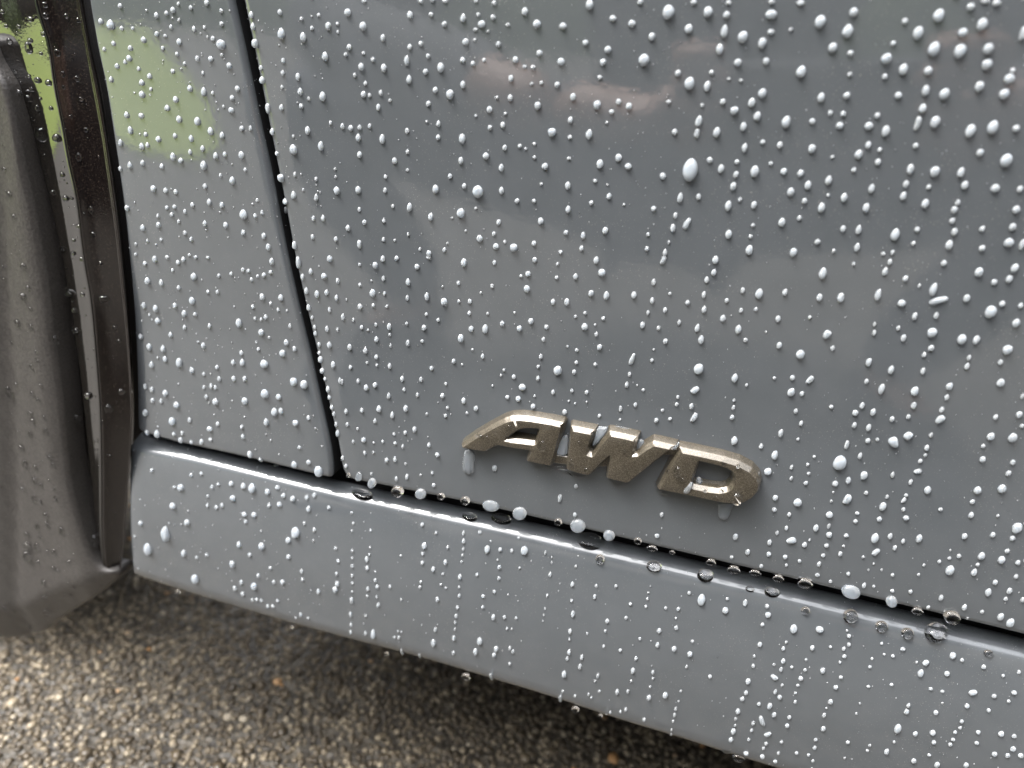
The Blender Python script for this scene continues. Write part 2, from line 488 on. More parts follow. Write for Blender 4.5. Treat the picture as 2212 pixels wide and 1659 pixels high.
# lofted strips at the wheel arch ----------------------------------------
def loft(name, curves, m, n_=70, label=None, sharp_deg=None):
    """curves: list of (polyline in view units, depth y or function of t)"""
    cols = []
    for c, y in curves:
        q = resample(chaikin(c, 2), n=n_)
        col = []
        for k, (u, v) in enumerate(q):
            t = k / (n_ - 1)
            yy = y(t) if callable(y) else y
            col.append(pt(u, v, yy))
        cols.append(col)
    verts = [v for c in cols for v in c]
    faces = []
    for a in range(len(cols) - 1):
        for k in range(n_ - 1):
            faces.append((a * n_ + k, a * n_ + k + 1, (a + 1) * n_ + k + 1, (a + 1) * n_ + k))
    o = carpart(name, verts, faces, m)
    if sharp_deg: sharp(o, sharp_deg)
    if label: o['label'] = label
    return o
def shift(c, dx, dy=0): return [(u + dx, v + dy) for u, v in c]
def mix(c1, c2, t, n_=40):
    a = resample(c1, n=n_); b_ = resample(c2, n=n_); return a * (1 - t) + b_ * t
GAPL = [(176, -110), (189, 0), (199, 58), (208, 109), (220, 162), (229, 208), (238, 266), (247, 324), (256, 384), (266, 456), (273, 526), (279, 584), (285, 653), (291, 751), (294, 843), (294, 915), (288, 994), (283, 1042), (282, 1093), (275, 1173), (266, 1232)]
CREASE = [(62, -110), (80, 0), (93, 46), (109, 93), (120, 185), (137, 266), (150, 347), (160, 387), (171, 445), (178, 514), (187.5, 584), (197, 630), (204, 690), (213, 797), (220, 889), (222, 1042), (221, 1120), (224, 1200), (230, 1233)]
LM = [(-40, 80), (0, 141), (18, 162), (35, 185), (51, 220), (69, 278), (81, 324), (95, 384), (111, 445), (125, 514), (139, 572), (148, 637), (157, 676), (164, 739), (174, 808), (181, 878), (187.5, 936), (194, 1005), (201, 1067), (206, 1140), (214, 1200), (226, 1233)]
LN = [(-40, 95), (0, 160), (14, 185), (23, 220), (37, 266), (50, 336), (60, 387), (74, 445), (88, 526), (99.5, 584), (109, 653), (117, 739), (128, 808), (137, 878), (141, 936), (150, 1028), (153, 1040), (164, 1093), (180, 1151), (196, 1199), (212, 1223), (230, 1234)]
ROLL = [(150, -110), (164, 0), (182, 80), (196, 162), (209, 230), (222, 300), (236, 400), (250, 500), (262, 620), (272, 700), (283, 850), (284, 930), (278, 1000), (272, 1080), (266, 1170), (258, 1232)]
top_up = [(-200, -170), (-120, -60), (-60, 40), (0, 120)]
# a common top start so that the strips reach above the frame
LMT = [(-75, -110), (-62, -30), (-45, 60)] + LM[1:]
loft('trim_band', [
    (shift(GAPL, -4), .014), (shift(GAPL, -6), .0035), (shift(GAPL, -8.5), .0012), (shift(GAPL, -11), .0002),
    (mix(GAPL, ROLL, .75), -.0012), (shift(ROLL, 2), -.0004), (shift(ROLL, 0), .0006), (shift(ROLL, -3), .0004),
    (mix(ROLL, CREASE, .5), -.0020), (shift(CREASE, 6), -.0040), (shift(CREASE, 2), -.0046), (shift(CREASE, -2), -.0042)],
    BAND, 90, 'brownish black inner band of the wheel arch trim')
loft('arch_trim', [(shift(CREASE, -1.5), .002), (shift(CREASE, -2), -.0046), (shift(CREASE, -4), -.0048), (shift(CREASE, -8), -.0044),
    (mix(CREASE, LMT, .5), -.0036), (shift(LMT, 3), -.0030), (shift(LMT, 0), -.0018), (shift(LMT, -1), .0060)],
    GLOSS, 90, 'gloss black wheel arch trim mirroring the lawn')
LNT = [(-95, -110), (-80, -10), (-60, 70)] + LN[1:]
loft('arch_liner', [(shift(LMT, 4), .0035), (LMT, .0040), (mix(LMT, LNT, .5), .0048), (LNT, .0052), (shift(LNT, -30), .0070), (shift(LNT, -220), .02)], MATTE, 90, 'textured black wheel arch liner')

# mud flap: closed outline with bevelled rim and two vertical creases
FLAP_PX = [(-330, 60), (-60, 60)] + [(-20, 128)] + LN[1:-1] + [(226, 1231), (250, 1233), (264, 1240), (238, 1266), (206, 1289), (159, 1318), (111, 1350), (103, 1362), (66, 1371), (26, 1377), (-60, 1368), (-330, 1340)]
def flap_y(x, z):
    # depth field of the moulded guard: facets meeting at upright creases
    u, v = proj((x, -.008, z))
    c1 = np.interp(v, [0, 330, 430, 797, 987, 1400], [-10, 4, 14, 35, 41, 43])
    c2 = np.interp(v, [0, 330, 700, 987, 1093, 1241], [0, 45, 92, 118, 143, 188])
    k = 1 / 5200.
    if u < c1: y = -.0105 + (c1 - u) * .00001 - (c1 - u) * k * .55
    else:
        y = -.0105
    if u > c2: y += (u - c2) * k * .6
    y += .0009 * math.exp(-((u - c1) / 6.) ** 2)
    # lower lip turns inwards
    bot = np.interp(u, [-330, 0, 66, 111, 159, 264], [1290, 1310, 1300, 1275, 1255, 1236])
    if v > bot: y += min(.02, (v - bot) * .00012)
    return y
def flap():
    p = []
    for u, v in FLAP_PX:
        q = pt(u, v, -.009)
        for _ in range(4): q = pt(u, v, flap_y(q[0], q[2]) + .001)
        p.append(q[[0, 2]])
    p = np.array(p)
    p = chaikin(p, 2, True); p = resample(p, step=.0016, closed=True)
    if area(p) < 0: p = p[::-1].copy()
    o = panel('mud_flap', p, .0022, flap_y, back=.012, grid=.0035, m=FLAP, label='satin grey brown mud flap with upright creases')
    return o
mud = flap()

# the dark inside behind the joints, the arch and the underside
def box(name, x0, x1, y0, y1, z0, z1, m):
    v = [(x, y, z) for x in (x0, x1) for y in (y0, y1) for z in (z0, z1)]
    f = [(0, 1, 3, 2), (4, 6, 7, 5), (0, 4, 5, 1), (2, 3, 7, 6), (0, 2, 6, 4), (1, 5, 7, 3)]
    return carpart(name, v, f, m, smooth=False)
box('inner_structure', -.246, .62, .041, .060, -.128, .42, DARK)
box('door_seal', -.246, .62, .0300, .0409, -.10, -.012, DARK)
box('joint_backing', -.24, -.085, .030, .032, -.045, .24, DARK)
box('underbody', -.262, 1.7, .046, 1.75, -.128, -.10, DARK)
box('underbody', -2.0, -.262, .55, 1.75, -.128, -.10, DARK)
# front tyre behind the flap
def tyre():
    v, f = [], []
    cx_, cz_, r_ = -.66, GZ + .335, .335
    prof = [(.05, .24), (.035, .25), (.03, .28), (.035, .31), (.05, .33), (.07, .335), (.22, .335), (.24, .33), (.26, .31), (.26, .24)]
    n_ = 72
    for i in range(n_):
        a = i / n_ * 2 * math.pi
        for y, rr in prof: v.append((cx_ + rr * math.cos(a), y, cz_ + rr * math.sin(a)))
    K = len(prof)
    for i in range(n_):
        for k in range(K - 1):
            j = (i + 1) % n_
            f.append((i * K + k, j * K + k, j * K + k + 1, i * K + k + 1))
    return carpart('tyre', v, f, MATTE)
tyre()

# ------------------------------------------------------------------ badge
def bz(pts_): return [(965.5 + x / 3.1015, 855.8 + y / 3.1015) for x, y in pts_]
A_O = bz([(96, 326), (112, 310), (180, 262), (290, 197), (385, 148), (430, 134), (490, 130), (560, 137), (700, 160), (783, 178), (770, 235), (752, 300), (730, 385), (706, 455), (692, 463), (600, 445), (534, 430), (542, 395), (560, 362), (450, 345), (345, 325), (310, 342), (262, 368), (190, 358), (108, 344)])
A_H = bz([(410, 276), (450, 246), (490, 222), (540, 211), (615, 216), (603, 262), (592, 298), (500, 286)])
W_O = bz([(832, 198), (990, 228), (968, 300), (948, 352), (952, 370), (968, 376), (985, 362), (1040, 290), (1088, 233), (1180, 250), (1277, 272), (1268, 325), (1254, 374), (1275, 370), (1330, 330), (1384, 298), (1460, 314), (1530, 330), (1400, 430), (1225, 572), (1208, 578), (1140, 562), (1070, 545), (1074, 490), (1088, 402), (1030, 455), (962, 523), (945, 525), (870, 508), (800, 486), (814, 340)])
D_O = bz([(1562, 342), (1700, 370), (1850, 403), (1960, 436), (2045, 482), (2087, 530), (2100, 580), (2088, 630), (2045, 678), (1985, 710), (1930, 718), (1850, 710), (1640, 665), (1410, 618), (1440, 556), (1500, 440), (1546, 365)])
D_H = bz([(1690, 432), (1780, 452), (1870, 478), (1908, 502), (1922, 535), (1912, 575), (1880, 606), (1830, 618), (1760, 610), (1640, 585), (1662, 510)])
YF = -.0042          # height of the crease between side wall and chamfer
def fillet(p, frac=.18):
    p = np.array(p, float); a = np.roll(p, 1, 0); b_ = np.roll(p, -1, 0)
    out = []
    for q, pa, pb in zip(p, a, b_):
        la, lb = np.linalg.norm(pa - q), np.linalg.norm(pb - q)
        d = min(.00022, la * .4, lb * .4)
        A = q + (pa - q) / la * d; B = q + (pb - q) / lb * d
        out += [A, .25 * A + .5 * q + .25 * B, B]
    return np.array(out)
def letter(name, outer, holes, parent):
    def to2(px, ccw):
        p = fillet(np.array([pt(u, v, YF)[[0, 2]] for u, v in px]))
        p = resample(p, step=.00045, closed=True)
        if (area(p) > 0) != ccw: p = p[::-1].copy()
        return p
    loops = [to2(outer, True)] + [to2(h, False) for h in holes]
    # (inset, depth): flared wall, crease, chamfer, face
    prof = [(-.0009, .0002), (-.00085, -.0006), (-.0002, YF + .0006), (-.00006, YF + .0002), (.0001, YF), (.0002, YF - .0001),
            (.00148, YF - .00138), (.00158, YF - .00146), (.0018, YF - .0015)]
    verts, faces = [], []
    last = []
    for p in loops:
        N = len(p)
        b0 = len(verts)
        q1 = offset2(p, .0001) - p
        nz = -q1[:, 1] / np.maximum(np.linalg.norm(q1, axis=1), 1e-12)      # outward normal, upward part
        wgt = .42 + .58 * np.clip(nz * 1.25, 0, 1)
        for _ in range(3): wgt = (np.roll(wgt, 1) + wgt + np.roll(wgt, -1)) / 3
        def inset(ins): return p + (offset2(p, ins) - p) * (wgt[:, None] if ins > .0003 else 1)
        for ins, dep in prof:
            q = inset(ins)
            for x, z in q: verts.append((x, dep, z))
        for k in range(len(prof) - 1):
            for i in range(N):
                j = (i + 1) % N
                faces.append((b0 + k * N + i, b0 + k * N + j, b0 + (k + 1) * N + j, b0 + (k + 1) * N + i))
        last.append(inset(prof[-1][0]))
    pts2, ed = [], []
    for q in last:
        s0 = len(pts2); pts2 += [Vector((a, b_)) for a, b_ in q]
        ed += [(s0 + i, s0 + (i + 1) % len(q)) for i in range(len(q))]
    vv, ee, ff, _, _, _ = delaunay_2d_cdt(pts2, ed, [], 0, 1e-7)
    # even-odd test for faces
    def inside(x, z):
        c = False
        for q in last:
            x1, y1 = q[:, 0], q[:, 1]; x2, y2 = np.roll(x1, -1), np.roll(y1, -1)
            h = ((y1 > z) != (y2 > z)) & (x < (x2 - x1) * (z - y1) / (y2 - y1 + 1e-15) + x1)
            if h.sum() % 2: c = not c
        return c
    b0 = len(verts)
    for v_ in vv: verts.append((v_.x, prof[-1][1], v_.y))
    for f_ in ff:
        cx_ = sum(vv[i].x for i in f_) / 3; cz_ = sum(vv[i].y for i in f_) / 3
        if inside(cx_, cz_): faces.append(tuple(b0 + i for i in f_))
    o = mesh_obj(name, verts, faces, BRONZE)
    sharp(o, 24)
    o.parent = parent; o.matrix_parent_inverse = Matrix.Translation(-Vector(CAR.location))
    return o
badge = letter('badge', W_O, [], CAR)
badge['label'] = 'raised bronze badge reading AWD'
badge.data.name = 'letter_w'
def sub(o):
    o.parent = badge; o.matrix_parent_inverse = (Matrix.Identity(4))
    return o
# the badge itself is the empty frame of the three letters: keep the letters as its sub-parts
bpy.data.objects.remove(badge)
badge = bpy.data.objects.new('badge', None); COL.objects.link(badge); badge.parent = CAR
badge.matrix_parent_inverse = Matrix.Translation(-Vector(CAR.location)); badge['label'] = 'raised bronze badge reading AWD'
badge.empty_display_size = .01
def letter_on(name, outer, holes, label):
    o = letter(name, outer, holes, CAR); o.parent = badge; o.matrix_parent_inverse = Matrix.Identity(4)
    # badge sits at the world origin once its inverse is applied
    o['label'] = label
    return o
LA = letter_on('letter', A_O, [A_H], 'letter A with long sloping left leg')
LW = letter_on('letter', W_O, [], 'letter W')
LD = letter_on('letter', D_O, [D_H], 'letter D')
def bar(px, y0):
    p = np.array([pt(u, v, y0)[[0, 2]] for u, v in bz(px)])
    if area(p) < 0: p = p[::-1]
    N = len(p); v = []
    for ins, dep in ((-.0003, .0002), (0, y0), (.0004, y0 - .0003)):
        for x, z in offset2(p, ins): v.append((x, dep, z))
    f = [(k * N + i, k * N + (i + 1) % N, (k + 1) * N + (i + 1) % N, (k + 1) * N + i) for k in range(2) for i in range(N)] + [tuple(2 * N + i for i in range(N))]
    o = sharp(mesh_obj('joining_bar', v, f, BRONZE), 20)
    o.parent = badge; o.matrix_parent_inverse = Matrix.Identity(4)
    return o
bar([(690, 385), (835, 405), (825, 462), (680, 440)], -.0024)
bar([(1030, 400), (1110, 400), (1110, 470), (1010, 470)], -.0018)
bar([(1440, 350), (1590, 352), (1560, 395), (1440, 392)], -.0026)


# ------------------------------------------------------------------ the photographer, whom the wet paint mirrors
def skinmesh(name, chains, m, parent, sub=2):
    """chains: list of lists of (x, y, z, radius); the first point of a later chain may repeat an earlier point"""
    vs, es, rs, idx = [], [], [], {}
    for ch in chains:
        prev = None
        for q in ch:
            k = tuple(round(c, 4) for c in q[:3])
            if k not in idx: idx[k] = len(vs); vs.append(q[:3]); rs.append(q[3])
            if prev is not None: es.append((prev, idx[k]))
            prev = idx[k]
    me = bpy.data.meshes.new(name); me.from_pydata(vs, es, [])
    o = bpy.data.objects.new(name, me); COL.objects.link(o)
    md = o.modifiers.new('skin', 'SKIN'); md.use_smooth_shade = True; md.branch_smoothing = .4
    for i, sv in enumerate(me.skin_vertices[0].data):
        rr = rs[i]; sv.radius = rr if isinstance(rr, tuple) else (rr, rr); sv.use_root = (i == 0)
    sb = o.modifiers.new('sub', 'SUBSURF'); sb.levels = sub; sb.render_levels = sub
    me.materials.append(m); o.parent = parent; o.matrix_parent_inverse = Matrix.Translation(-Vector(parent.location))
    return o
def plain(name, col, rough):
    m, n, b = mat(name)
    t = noise(n, 40, 4, .6); r = ramp(n, t.outputs[0], [(.3, tuple(c * .85 for c in col)), (.7, tuple(min(1, c * 1.15) for c in col))])
    n.links.new(r.outputs[0], b.inputs['Base Color']); b.inputs['Roughness'].default_value = rough; return m
SKIN = plain('skin', (.27, .155, .11), .5); JACKET = plain('jacket_cloth', (.055, .058, .064), .8)
TROUS = plain('trouser_cloth', (.035, .04, .055), .85); HAIR = plain('dark_hair', (.03, .02, .015), .6); SHOE = plain('shoe_leather', (.02, .02, .02), .5)
PER = empty('person', (-.02, -.74, GZ), 'person crouching in dark jacket holding a phone, mirrored in the wet door', 'person')
pel, spi, che, nec = (-.02, -.92, .00), (-.02, -.88, .13), (-.01, -.76, .30), (.03, -.67, .43)
hea, cro = (.075, -.615, .53), (.07, -.60, .60)
shl, shr = (-.20, -.72, .38), (.19, -.74, .37)
ell_, elr = (-.40, -.47, .14), (.36, -.50, .13)
wrl, wrr = (-.105, -.305, .105), (.150, -.300, .125)
hil, hir = (-.13, -.90, -.02), (.08, -.90, -.02)
knl, knr = (-.52, -.60, .07), (.42, -.62, .07)
anl, anr = (-.38, -.74, -.24), (.30, -.76, -.24)
tol, tor = (-.44, -.60, -.28), (.36, -.62, -.28)
skinmesh('body', [[(*pel, .10), (*spi, .10), (*che, .11), (*nec, .05), (.08, -.64, .475, .052), (*hea, (.075, .085)), (*cro, .06)],
                  [(*che, .11), (*shl, .05), (*ell_, .038), (*wrl, .024)], [(*che, .11), (*shr, .05), (*elr, .038), (*wrr, .024)],
                  [(*pel, .10), (*hil, .085), (*knl, .055), (*anl, .035), (*tol, .03)], [(*pel, .10), (*hir, .085), (*knr, .055), (*anr, .035), (*tor, .03)],
                  [(*hea, (.075, .085)), (.065, -.545, .515, .014)]], SKIN, PER)
skinmesh('jacket', [[(*pel, .16), (*spi, .16), (*che, .16), (.03, -.69, .40, .075)],
                    [(*che, .16), (*shl, .075), (*ell_, .055), (-.15, -.335, .110, .036)], [(*che, .16), (*shr, .075), (*elr, .055), (.19, -.335, .125, .036)]], JACKET, PER)
skinmesh('trousers', [[(*pel, .14), (*hil, .125), (*knl, .085), (*anl, .05)], [(*pel, .14), (*hir, .12), (*knr, .08), (*anr, .05)]], TROUS, PER)
skinmesh('hair', [[(.085, -.665, .50, .05), (.08, -.655, .575, .078), (.07, -.61, .615, .07), (.068, -.565, .60, .03)]], HAIR, PER)
for a_, t_ in ((anl, tol), (anr, tor)):
    skinmesh('shoe', [[(a_[0], a_[1] - .03, -.275, .035), (a_[0], a_[1], -.265, .045), (*t_, .036), (t_[0] - .005, t_[1] + .07, -.285, .024)]], SHOE, PER)
# phone, lens at the viewpoint, lying square to the view
fw = Vector(M[:, 2]); rt = Vector(M[:, 0]); up_ = -Vector(M[:, 1])
def ph(a, b_, c): return Vector(CAM) + rt * a + up_ * b_ + fw * c
PH = empty('phone', ph(.055, -.022, -.009), 'dark phone in landscape held up close to the door by both hands', 'phone')
pv, pf = [], []
pw, phh, pd, cr_ = .074, .036, .004, .009
ring = []
for cx_, cy_, a0 in ((pw - cr_, phh - cr_, 0), (-pw + cr_, phh - cr_, 90), (-pw + cr_, -phh + cr_, 180), (pw - cr_, -phh + cr_, 270)):
    for k in range(6):
        a = math.radians(a0 + 90 * k / 5); ring.append((cx_ + cr_ * math.cos(a), cy_ + cr_ * math.sin(a)))
NR = len(ring)
for sc_, dz in ((.97, pd), (1, pd * .6), (1, -pd * .6), (.97, -pd)):
    for x, y in ring: pv.append(ph(.055 + x * sc_, -.022 + y * sc_, -.009 + dz)[:])
for k in range(3):
    for i in range(NR):
        j = (i + 1) % NR; pf.append((k * NR + i, k * NR + j, (k + 1) * NR + j, (k + 1) * NR + i))
pf += [tuple(range(NR)), tuple(range(3 * NR, 4 * NR))[::-1]]
PHM = plain('phone_body', (.02, .022, .026), .25)
o = mesh_obj('body', pv, pf, PHM, smooth=False); o.parent = PH; o.matrix_parent_inverse = Matrix.Translation(-Vector(PH.location))
# hands: palm behind each end of the phone, fingers curled round its rim, thumb under
def hand(side, wr):
    ex = .055 + side * .074
    palm = ph(ex + side * .022, -.03, -.02); kn = ph(ex + side * .014, -.005, -.026)
    chains = [[(*wr, .024), (*palm, (.030, .018)), (*kn, (.030, .013))]]
    for i, (oy, ln) in enumerate(((.020, .9), (.004, 1.), (-.013, .95), (-.030, .75))):
        b0 = ph(ex + side * .012, oy - .006, -.020); b1 = ph(ex + side * .010 * ln, oy, -.006); b2 = ph(ex - side * .006 * ln, oy + .002, -.001); b3 = ph(ex - side * .024 * ln, oy + .003, -.001)
        skinmesh('finger', [[(*kn, .010), (*b0, .0095), (*b1, .0085), (*b2, .0075), (*b3, .006)]], SKIN, PER, 1)
    skinmesh('thumb', [[(*palm, .013), (*ph(ex, -.058, -.018), .011), (*ph(ex - side * .018, -.050, -.019), .009), (*ph(ex - side * .034, -.040, -.019), .0075)]], SKIN, PER, 1)
    return skinmesh('hand', chains, SKIN, PER)
hand(-1, wrl); hand(1, wrr)

bpy.context.view_layer.update()

# ------------------------------------------------------------------ water
deps = bpy.context.evaluated_depsgraph_get()
trees = []
for o in [c for c in bpy.data.objects if c.type == 'MESH' and (c.parent in (CAR, badge))]:
    if o.name.startswith(('underbody', 'tyre', 'inner')): continue
    mw = o.matrix_world
    vs = [mw @ v.co for v in o.data.vertices]
    # matrices: everything is authored in world space
    trees.append((o.name.split('.')[0], BVHTree.FromPolygons(vs, [tuple(p.vertices) for p in o.data.polygons])))
def cast(u, v):
    r = Vector(ray(u, v)).normalized(); o_ = Vector(CAM); best = None
    for nme, t in trees:
        h = t.ray_cast(o_, r, 3.0)
        if h[0] is not None and (best is None or h[3] < best[2]):
            nn = h[1]
            if nn.dot(r) > 0: nn = -nn
            best = (h[0], nn, h[3], nme)
    return best
def frame(P, N, ang):
    """down and side directions on the surface, with how many view units one metre spans along them"""
    N = N.normalized()
    T = (Vector((0, 0, -1)) - N * N.dot(Vector((0, 0, -1))))
    if T.length < .2: T = Vector((0, -1, 0)) - N * N.dot(Vector((0, -1, 0)))
    T.normalize(); S = N.cross(T) * -1
    S.normalize()
    if S.x < 0: S = -S
    p0 = proj(P); e = 1e-4
    pt_ = (proj(np.array(P) + np.array(T) * e) - p0) / e; ps = (proj(np.array(P) + np.array(S) * e) - p0) / e
    return N, T, S, np.linalg.norm(pt_), np.linalg.norm(ps)
# unit drops: radius 1 plan, height 1, y axis = up the panel, z = away from it
def unit_drop(seed, kind):
    r_ = random.Random(seed)
    nr, ns = 7, 20
    ph = [r_.uniform(0, 6.28) for _ in range(4)]; am = [0, r_.uniform(0, .05), r_.uniform(0, .045), r_.uniform(0, .03)]
    v, f = [], []
    rings = [1.0, 1.02, .97, .88, .74, .55, .30]
    hts = [-.12, .14, .36, .60, .80, .93, .99]
    sag = {'round': .06, 'oval': .16, 'pear': .20, 'rod': .05}[kind]
    for rr, h in zip(rings, hts):
        for k in range(ns):
            a = 2 * math.pi * k / ns
            q = 1 + sum(am[j] * math.cos((j + 1) * a + ph[j]) for j in range(1, 4))
            x, y = math.cos(a) * rr * q, math.sin(a) * rr * q
            if kind == 'rod': x = math.copysign(abs(math.cos(a)) ** .62, math.cos(a)) * rr * (1 + am[1] * 5 * math.sin(a + ph[0])); y *= .96
            if kind == 'pear' and y > 0: x *= 1 - .24 * (y ** 1.6)
            if kind == 'oval' and y > 0: x *= 1 - .14 * y * y
            y -= sag * max(h, 0) * .9
            hh = h * (1 - .28 * sag * 3 * (y + .2) * (1 if y > 0 else .4)) if h > 0 else h
            v.append((x, y, hh))
    v.append((0, -sag, 1.0)); top = len(v) - 1
    v.append((0, 0, -.12)); bot = len(v) - 1
    for i in range(nr - 1):
        for k in range(ns):
            j = (k + 1) % ns
            f.append((i * ns + k, i * ns + j, (i + 1) * ns + j, (i + 1) * ns + k))
    for k in range(ns):
        j = (k + 1) % ns
        f.append(((nr - 1) * ns + k, (nr - 1) * ns + j, top)); f.append((j, k, bot))
    return np.array(v), f
KINDS = ['round', 'oval', 'pear', 'rod']
UNITS = {k: [unit_drop(11 * i + 5 * KINDS.index(k), k) for i in range(6)] for k in KINDS}
def umesh(v, f, name='raindrop'):
    me = bpy.data.meshes.new(name); me.from_pydata([tuple(map(float, q)) for q in v], [], f)
    me.materials.append(WATER)
    for p in me.polygons: p.use_smooth = True
    return me
UM = {k: [umesh(*u) for u in UNITS[k]] for k in KINDS}
PAINTED = ('door_panel', 'fender_panel', 'rocker_panel')
def bead(me):
    me = me.copy(); me.materials[0] = BEAD; return me
DROP2 = RUN.copy(); DROP2.name = 'water_on_plastic'
[q for q in DROP2.node_tree.nodes if q.type == 'MIX_SHADER'][0].inputs[0].default_value = .9
for k_ in UM:
    for me_ in UM[k_]: me_.materials[0] = WATER
UB = {k: [bead(me) for me in UM[k]] for k in KINDS}

